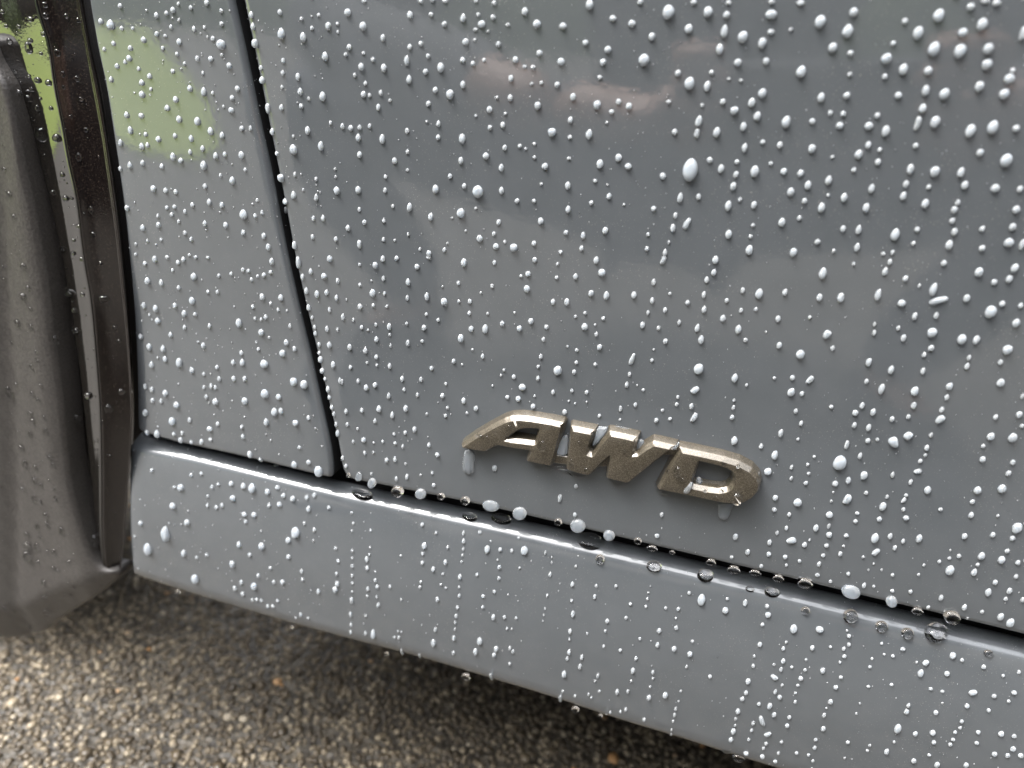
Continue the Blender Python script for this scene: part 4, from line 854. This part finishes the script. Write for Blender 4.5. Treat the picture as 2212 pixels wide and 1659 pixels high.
for line in DROPS.strip().splitlines():
    c, rest = line.split(' ', 1)
    ox, oy = OFF[c]
    for e in rest.split(';'):
        q = [float(x) for x in e.split(',')]
        drops.append([ox + q[0] / 3, oy + q[1] / 3, q[2] / 3, q[3] / 3, q[4] if len(q) > 4 else 0.])
HR = .40
def solve(d, hr=HR):
    u, v, w_, h_, ang = d
    hit = cast(u, v)
    if hit is None: return None
    P, N, dist, nme = hit
    N, T, S, kt, ks = frame(P, N, ang)
    rx, ry = .93 * w_ / 2 / ks, .95 * h_ / 2 / kt
    ar = h_ / w_
    kind = 'round' if ar < 1.22 else ('oval' if ar < 1.5 else 'pear')
    if abs(ang) > 0 or ar > 2.1: kind = 'rod'; rx *= 1.12
    a = math.radians(ang)
    # lean the long axis in the picture plane's sense
    up = (-T) * math.cos(a) + S * math.sin(a); sd_ = S * math.cos(a) + T * math.sin(a)
    hz = hr * 2 * min(rx, ry)
    return dict(P=P, N=N, up=up, side=sd_, rx=rx, ry=ry, hz=hz, kind=kind, on=nme, u=u, v=v, w=w_, h=h_)
def dmat(s):
    m = Matrix.Identity(4)
    sx, sy, sn = s['side'] * s['rx'], s['up'] * s['ry'], s['N'] * s['hz']
    for i in range(3):
        m[i][0], m[i][1], m[i][2], m[i][3] = sx[i], sy[i], sn[i], s['P'][i]
    return m
sol = []
for d in drops:
    s = solve(d)
    if s and s['on'] not in ('letter', 'joining_bar'): sol.append(s)
# ---- single drops: the 260 largest, each its own object
sol.sort(key=lambda s: -s['w'] * s['h'])
NBIG = 262
big, small = sol[:NBIG], sol[NBIG:]
WHERE = {'door_panel': 'grey door', 'fender_panel': 'grey fender', 'rocker_panel': 'grey sill', 'arch_trim': 'gloss black arch trim', 'trim_band': 'brownish black trim band',
         'mud_flap': 'grey brown mud flap', 'arch_liner': 'black arch liner', 'joint_backing': 'dark door joint'}
def place(u, v, on):
    """a phrase for the patch of the surface, told by what is nearby"""
    if on == 'door_panel':
        if v > 1000 and u < 1000: return 'near the lower front corner of the door'
        if u < 700 and v < 300: return 'near the top of the slanted joint'
        if u < 800 and v < 650: return 'beside the middle of the slanted joint'
        if u < 960: return 'between the lower slanted joint and the badge' if v > 650 else 'in the upper left of the door'
        if v > 860 and u < 1640: return 'just above the badge' if v < 1000 else 'under the badge'
        if u >= 1640 and v > 820: return 'right of the letter D' if v < 1060 else 'low on the door right of the badge'
        col_ = 'left of the largest drop' if u < 1400 else ('near the largest drop' if u < 1660 else ('between the largest drop and right edge' if u < 1950 else 'by the right edge'))
        if v < 190: return 'at the top of the door, ' + ('left part' if u < 1230 else 'middle part' if u < 1560 else 'right part' if u < 1900 else 'blurred top right corner')
        if v < 400: return 'high on the door, ' + col_
        if v < 600: return 'at mid height, ' + col_
        return 'above the badge, ' + ('over the A' if u < 1230 else 'over the W' if u < 1440 else 'over the D' if u < 1700 else 'in the beaded trails to its right')
    if on == 'fender_panel':
        lr = 'arch side' if u < 340 + v * .09 else 'joint side'
        b_ = 'in the green reflection' if v < 330 else ('below the green reflection' if v < 560 else ('at mid height' if v < 760 else 'near the bottom edge'))
        return b_ + ', ' + lr
    if on == 'rocker_panel':
        if u < 760: return 'at its front end'
        if u < 1300: return 'under the letter A'
        if u < 1700: return 'under the letter D'
        return 'towards the lower right corner'
    if on in ('arch_trim', 'trim_band'):
        return 'near the top' if v < 300 else ('at mid height' if v < 760 else 'near the bottom')
    return 'near the top' if v < 500 else ('at mid height' if v < 900 else 'near the bottom')
buckets = {}
for s in big: buckets.setdefault((s['on'], place(s['u'], s['v'], s['on'])), []).append(s)
ORD = ['largest', 'second largest', 'third largest']
SHAPE = {'round': 'round', 'oval': 'oval', 'pear': 'elongated', 'rod': 'streak shaped'}
for (on, pl), ss in buckets.items():
    ends = {}
    rest = list(range(3, len(ss)))
    for word, key in (('uppermost smaller', lambda i: ss[i]['v']), ('lowest smaller', lambda i: -ss[i]['v']), ('leftmost smaller', lambda i: ss[i]['u']), ('rightmost smaller', lambda i: -ss[i]['u'])):
        if rest:
            i = min(rest, key=key); ends[i] = word; rest.remove(i)
    for i, s in enumerate(ss):
        me = random.choice((UB if s['on'] in PAINTED else UM)[s['kind']])
        o = bpy.data.objects.new('raindrop', me); COL.objects.link(o); o.matrix_world = dmat(s)
        nm = WHERE.get(on, 'grey door')
        if i < 3: lab = f"{ORD[i]} raindrop on the {nm} {pl}"
        else: lab = f"{ends.get(i, 'smaller')} {SHAPE[s['kind']] if i not in ends else 'raindrop'} {'raindrop' if i not in ends else ''} on the {nm} {pl}"
        lab = ' '.join(lab.split()[:16])
        tag(o, lab, 'raindrop', 'raindrops on the ' + nm)

# ---- drops with shapes of their own
def blob(name, px, y=None, height=.0012, label=None, cat='water drop', group=None, push=0.0, sagp=.25, m=None):
    m = m or (RUN if name == 'water_pool' else WATER)
    """dome over a traced outline: px in view units, laid on the surface seen at its middle"""
    p = chaikin(np.array(px, float), 2, True); p = resample(p, n=36, closed=True)
    c = p.mean(0)
    hit = cast(*c) if y is None else None
    if hit: P0, N0 = hit[0], hit[1].normalized()
    else: P0, N0 = Vector(pt(c[0], c[1], y)), Vector((0, -1, 0))
    P0 = P0 + N0 * push
    def onplane(u, v):
        r_ = Vector(ray(u, v)); o_ = Vector(CAM)
        return o_ + r_ * ((P0 - o_).dot(N0) / r_.dot(N0))
    base = [onplane(*q) for q in p]; cen = sum(base, Vector()) / len(base)
    down = Vector((0, 0, -1)) - N0 * N0.dot(Vector((0, 0, -1)))
    ext = max((b_ - cen).dot(down) for b_ in base)
    v, f = [], []
    rings = [(1, -.10), (1.0, .10), (.97, .34), (.88, .6), (.73, .80), (.52, .93), (.27, .99)]
    n_ = len(base)
    for rr, h in rings:
        for b_ in base:
            q = cen + (b_ - cen) * rr
            lift = height * h * (1 + sagp * ((b_ - cen).dot(down) / max(ext, 1e-6)) * (rr if h > 0 else 0))
            q = q + N0 * lift + down * (sagp * ext * .35 * max(h, 0) * (1 - rr))
            v.append(q[:])
    v.append((cen + N0 * height + down * sagp * ext * .35)[:]); v.append((cen - N0 * height * .1)[:])
    for i in range(len(rings) - 1):
        for k in range(n_):
            j = (k + 1) % n_
            f.append((i * n_ + k, i * n_ + j, (i + 1) * n_ + j, (i + 1) * n_ + k))
    for k in range(n_):
        j = (k + 1) % n_
        f.append(((len(rings) - 1) * n_ + k, (len(rings) - 1) * n_ + j, len(v) - 2)); f.append((j, k, len(v) - 1))
    o = mesh_obj(name, v, f, m or WATER)
    tag(o, label, cat, group)
    return o
def ell(cx_, cy_, w_, h_, ang=0, n_=16, pear=0):
    out = []
    for k in range(n_):
        a = 2 * math.pi * k / n_
        x, y = w_ / 2 * math.cos(a), h_ / 2 * math.sin(a)
        if y < 0: x *= 1 - pear * (-y / (h_ / 2)) ** 1.3
        c, s = math.cos(math.radians(ang)), math.sin(math.radians(ang))
        out.append((cx_ + x * c - y * s, cy_ + x * s + y * c))
    return out
# water running from the badge
blob('water_run', bz([(118, 355), (175, 358), (190, 400), (184, 455), (186, 500), (168, 522), (140, 525), (112, 510), (103, 465), (110, 410)]), 0, .0013, 'long water drip hanging below the left tip of the letter A', 'water drip', m=RUN)
blob('water_run', bz([(1815, 705), (1930, 715), (1905, 760), (1893, 805), (1868, 830), (1835, 826), (1815, 800), (1815, 750)]), 0, .0014, 'wide water drip hanging below the curve of the letter D', 'water drip', m=RUN)
blob('water_film', bz([(600, 440), (800, 470), (960, 515), (930, 545), (890, 555), (850, 540), (815, 505), (770, 488), (700, 485), (645, 470)]), 0, .0008, 'thin water film under the foot of the A and first W point', 'water film')
blob('water_film', bz([(1085, 540), (1230, 560), (1215, 590), (1185, 612), (1145, 614), (1110, 595), (1095, 565)]), 0, .0010, 'rounded water film under the second point of the W', 'water film')
blob('water_film', bz([(1480, 430), (1440, 500), (1408, 540), (1393, 580), (1400, 625), (1425, 662), (1460, 672), (1490, 655), (1500, 600), (1520, 500)]), 0, .0010, 'dark edged water film along the foot of the letter D', 'water film')
blob('water_pool', bz([(775, 262), (815, 258), (818, 330), (812, 392), (770, 398), (728, 385), (742, 330)]), -.0014, .0022, 'clear water caught between the letters A and W', 'trapped water')
blob('water_pool', bz([(1010, 195), (1050, 205), (1085, 195), (1070, 245), (1030, 290), (990, 330), (975, 330), (990, 270)]), -.0022, .0020, 'bright water caught in the first notch of the W', 'trapped water')
blob('water_pool', bz([(1288, 280), (1330, 300), (1305, 345), (1275, 375), (1262, 372), (1272, 320)]), -.0016, .0016, 'small water bridge in the second notch of the W', 'trapped water')
blob('water_pool', bz([(1095, 194), (1180, 205), (1262, 228), (1270, 246), (1180, 226), (1090, 212)]), -.0004, .0010, 'thin water line along the top of the middle W stroke', 'trapped water')
blob('water_pool', bz([(1672, 545), (1690, 538), (1712, 560), (1716, 578), (1690, 582), (1662, 575)]), -.0022, .0016, 'small bright drop in the lower left of the D opening', 'trapped water')
blob('water_pool', bz([(1632, 572), (1652, 575), (1648, 600), (1630, 640), (1605, 656), (1580, 648), (1590, 618), (1618, 590)]), YF - .0012, .0012, 'dark rimmed drop on the lower stem corner of the D', 'water drop')
blob('water_pool', bz([(1532, 325), (1556, 300), (1560, 318), (1545, 345), (1520, 362), (1510, 350)]), YF, .0009, 'thin water bridge between the letters W and D', 'trapped water')
# drops on the letters
for x, y, w_, h_, lab in [(638, 332, 56, 82, 'largest drop on the stem of the letter A'), (1548, 503, 62, 72, 'largest drop on the stem of the letter D'), (932, 495, 36, 34, 'round drop on the first point of the W'),
                     (1941, 682, 84, 84, 'big drop hanging at the lower curve of the letter D'), (1190, 367, 24, 26, 'small drop on the middle W stroke'), (418, 207, 24, 28, 'small drop on the upper leg of the letter A'),
                     (832, 445, 32, 60, 'elongated drop on the left edge of the W'), (885, 310, 20, 22, 'small drop high on the first W stroke'), (1578, 560, 28, 28, 'small drop below the largest drop on the D'),
                     (1478, 500, 20, 26, 'small drop on the left edge of the D stem'), (1950, 470, 30, 32, 'small drop on the upper curve of the letter D'), (1838, 637, 34, 28, 'small drop on the bright lower slope of the D, right one'),
                     (1730, 637, 26, 24, 'small drop on the bright lower slope of the D, left one'), (1805, 678, 22, 30, 'small drop on the lower wall of the letter D'), (218, 265, 44, 26, 'flat drop on the bright slope of the A leg'),
                     (268, 278, 22, 28, 'small drop on the long leg of the letter A'), (240, 825, 2, 2, None)]:
    if lab is None: continue
    cx_, cy_ = bz([(x, y)])[0]
    blob('badge_drop', ell(cx_, cy_, w_ / 3.1, h_ / 3.1, 0, 16, .25 if h_ > w_ * 1.3 else 0), None, .46 * min(w_, h_) / 3.1 * .000185, lab, 'water drop', 'drops on the bronze letters')
# drops hanging along the lower edge of the door, in view units
EDGE = [(753, 1026, 8, 10), (775.5, 1028.5, 13, 19), (804, 1043, 18, 21), (859, 1061, 27, 23), (909, 1066, 24, 21), (953, 1071.5, 17, 14), (1005, 1081, 21, 18),
        (1123, 1108, 31, 26), (1061, 1092, 37, 22), (1248.5, 1135, 34, 27), (1316, 1156, 26, 21), (1378, 1168, 17, 14), (1452, 1193, 14, 8), (1409, 1184, 26, 12), (1206, 1127, 17, 15),
        (1536, 1214, 24, 14), (1585, 1230, 31, 17), (1631, 1237, 29, 12), (1681, 1248.5, 27, 15), (1739, 1259, 36, 21), (1838, 1277, 43, 26), (1925.5, 1298, 26, 22), (1981, 1319, 28, 15), (2056, 1332, 38, 26)]
for i, (u, v, w_, h_) in enumerate(EDGE):
    z_ = pt(u, v)
    nm = 'from the front corner' if i < 12 else 'from the front corner'
    where = ('left of the badge' if u < 995 else 'below the A' if u < 1200 else 'below the W' if u < 1420 else 'below the D' if u < 1660 else 'right of the badge' if u < 1900 else 'near the right edge')
    size = 'large' if w_ > 30 else ('medium' if w_ > 20 else 'small')
    blob('hanging_drop', ell(u, v, w_, h_, 12, 16), -.0002, .00042 * h_ * .2, f'{size} water drop hanging on the lower door edge {where}', 'hanging drop', 'drops along the lower edge of the door', sagp=.3, m=RUN if i in (2, 4, 7, 8, 9, 10, 20, 21) else WATER)
# flat wide drops on the shoulder of the sill
SHD = [(783, 1068, 47, 24), (1015, 1116.5, 34, 19), (1083, 1121, 45, 24), (1274, 1169, 57, 36), (1296, 1208, 20, 22), (1413, 1224, 34, 26), (1523.7, 1243, 37, 30), (1620, 1272.5, 20, 13), (1668, 1279, 35, 23), (1740, 1319, 20, 18),
       (1837, 1331, 33, 32), (1904, 1353, 28, 25), (1960, 1368, 28, 25), (2022, 1366, 50, 46), (2135, 1411, 22, 15)]
for i, (u, v, w_, h_) in enumerate(SHD):
    pos = ('front left' if u < 900 else 'below the A, left' if u < 1050 else 'below the A, right' if u < 1200 else 'below the W' if u < 1440 else 'below the D' if u < 1700 else 'right of the badge, left' if u < 1800 else 'right of the badge, middle' if u < 1870 else 'right of the badge, right' if u < 1950 else 'near the right edge')
    size = 'largest' if w_ > 47 else ('wide' if w_ > 33 else 'small')
    blob('flat_drop', ell(u, v, w_, h_, 12, 16), None, .00022 * h_ * .28, f'{size} flat water drop on the bright shoulder of the sill, {pos}', 'water drop', 'flat drops on the shoulder of the sill', push=.0002, sagp=.1)
# drops clinging under the lower edge of the sill
for u, v, w_, h_ in [(1007, 1464, 22, 14), (1243, 1535, 17, 14), (835, 1415, 10, 9), (1297, 1549, 10, 8), (1570, 1620, 27, 14), (1596, 1638, 30, 13), (630, 1359, 9, 7), (384, 1281, 12, 8)]:
    pos = ('below the A' if 980 < u < 1100 else 'below the W' if u == 1243 else f"{'small, ' if w_ < 13 else ''}{'left part' if u < 900 else 'middle part' if u < 1400 else 'right part'}")
    blob('clinging_drop', ell(u, v - 3, w_, h_, 14, 16), .0005, .0012 * w_ / 20, f'water drop clinging to the bottom edge of the sill, {pos}', 'hanging drop', 'drops along the bottom edge of the sill')

# ---- all the smaller drops and the fine spray: one mass
occ = [(s['u'], s['v'], max(s['w'], s['h']) / 2) for s in sol]
oc = np.array(occ)
def rnd_spray():
    out = []
    dens = [((-120, 2330, -60, 1720), 4200)]
    tries = 0
    for (x0, x1, y0, y1), n_ in dens:
        for _ in range(n_):
            u, v = RNG.uniform(x0, x1), RNG.uniform(y0, y1)
            inframe = 0 < u < 2212 and 0 < v < 1659
            sz = RNG.choice([1.6, 2.2, 3.0, 4.0, 5.2], p=[.35, .28, .2, .12, .05])
            if not inframe: sz *= RNG.uniform(1.5, 2.6)
            if u > 700 and inframe:
                if RNG.random() < .55: continue
                if sz > 3.2: continue
            if u < 290 and sz > 3: continue
            # fine spray sits mostly on the fender and the sill
            if oc.size and np.min(np.hypot(oc[:, 0] - u, oc[:, 1] - v) - oc[:, 2]) < sz * .9 + 1: continue
            if 980 < u < 1650 and 1000 < v < 1130: continue
            out.append([u, v, sz, sz * RNG.uniform(1.1, 1.5), 0.])
    return out
spray = []
for d in rnd_spray():
    s = solve(d)
    if s and s['on'] in ('door_panel', 'fender_panel', 'rocker_panel', 'arch_trim', 'trim_band', 'mud_flap', 'arch_liner'): spray.append(s)
def lowres(kind):
    v, f = unit_drop(3 + KINDS.index(kind), kind)
    return v, f
LOW = {}
for k in KINDS:
    ns = 10; v, f = [], []
    rings, hts = [1.0, 1.0, .86, .6, .3], [-.12, .2, .62, .88, .98]
    for rr, h in zip(rings, hts):
        for i in range(ns):
            a = 2 * math.pi * i / ns; x, y = math.cos(a) * rr, math.sin(a) * rr
            if k != 'round' and y > 0: x *= 1 - (.22 if k == 'pear' else .10) * y
            v.append((x, y - .1 * max(h, 0), h))
    v.append((0, -.1, 1.)); v.append((0, 0, -.12))
    for i in range(len(rings) - 1):
        for q in range(ns):
            j = (q + 1) % ns; f.append((i * ns + q, i * ns + j, (i + 1) * ns + j, (i + 1) * ns + q))
    for q in range(ns):
        j = (q + 1) % ns; f.append(((len(rings) - 1) * ns + q, (len(rings) - 1) * ns + j, len(v) - 2)); f.append((j, q, len(v) - 1))
    LOW[k] = (np.array(v), f)
AV, AF, AM, nv = [], [], [], 0
for s in small + spray:
    v, f = UNITS[s['kind']][hash((s['u'], 1)) % 6] if s['w'] > 6 else LOW[s['kind']]
    m = np.array(dmat(s))
    AV.append(v @ m[:3, :3].T + m[:3, 3]); AF += [tuple(i + nv for i in q) for q in f]; nv += len(v)
    AM += [1 if s['on'] in PAINTED else 0] * len(f)
me = bpy.data.meshes.new('fine_raindrops'); me.from_pydata(np.vstack(AV).tolist(), [], AF)
me.materials.append(WATER); me.materials.append(BEAD)
me.polygons.foreach_set('material_index', AM)
for p in me.polygons: p.use_smooth = True
o = bpy.data.objects.new('fine_raindrops', me); COL.objects.link(o)
tag(o, 'hundreds of small raindrops beaded over the door, fender, sill and trim', 'raindrops', kind='stuff')
print('drops', len(big), len(small), len(spray))

# ---- labels that still coincide are told apart by their order across the picture
def spot(o):
    if o.matrix_world.translation.length > 1e-6: return proj(o.matrix_world.translation)
    c = sum((Vector(b_) for b_ in o.bound_box), Vector()) / 8
    return proj(c)
ORDN = ['first', 'second', 'third', 'fourth', 'fifth', 'sixth', 'seventh', 'eighth', 'ninth']
bpy.context.view_layer.update()
same = {}
for o in bpy.data.objects:
    if o.get('label') and o.get('category'): same.setdefault((o['label'], o['category']), []).append(o)
for (lab, cat), os_ in same.items():
    if len(os_) < 2: continue
    os_.sort(key=lambda o: spot(o)[0])
    for i, o in enumerate(os_):
        if len(os_) == 2: w_ = ['left one of two', 'right one of two'][i]
        elif i == len(os_) - 1: w_ = 'last from left'
        else: w_ = ORDN[i] + ' from left'
        words = lab.replace('raindrop on the grey', 'raindrop on').split()
        o['label'] = ' '.join(words[:16 - len(w_.split())]).rstrip(',') + ', ' + w_
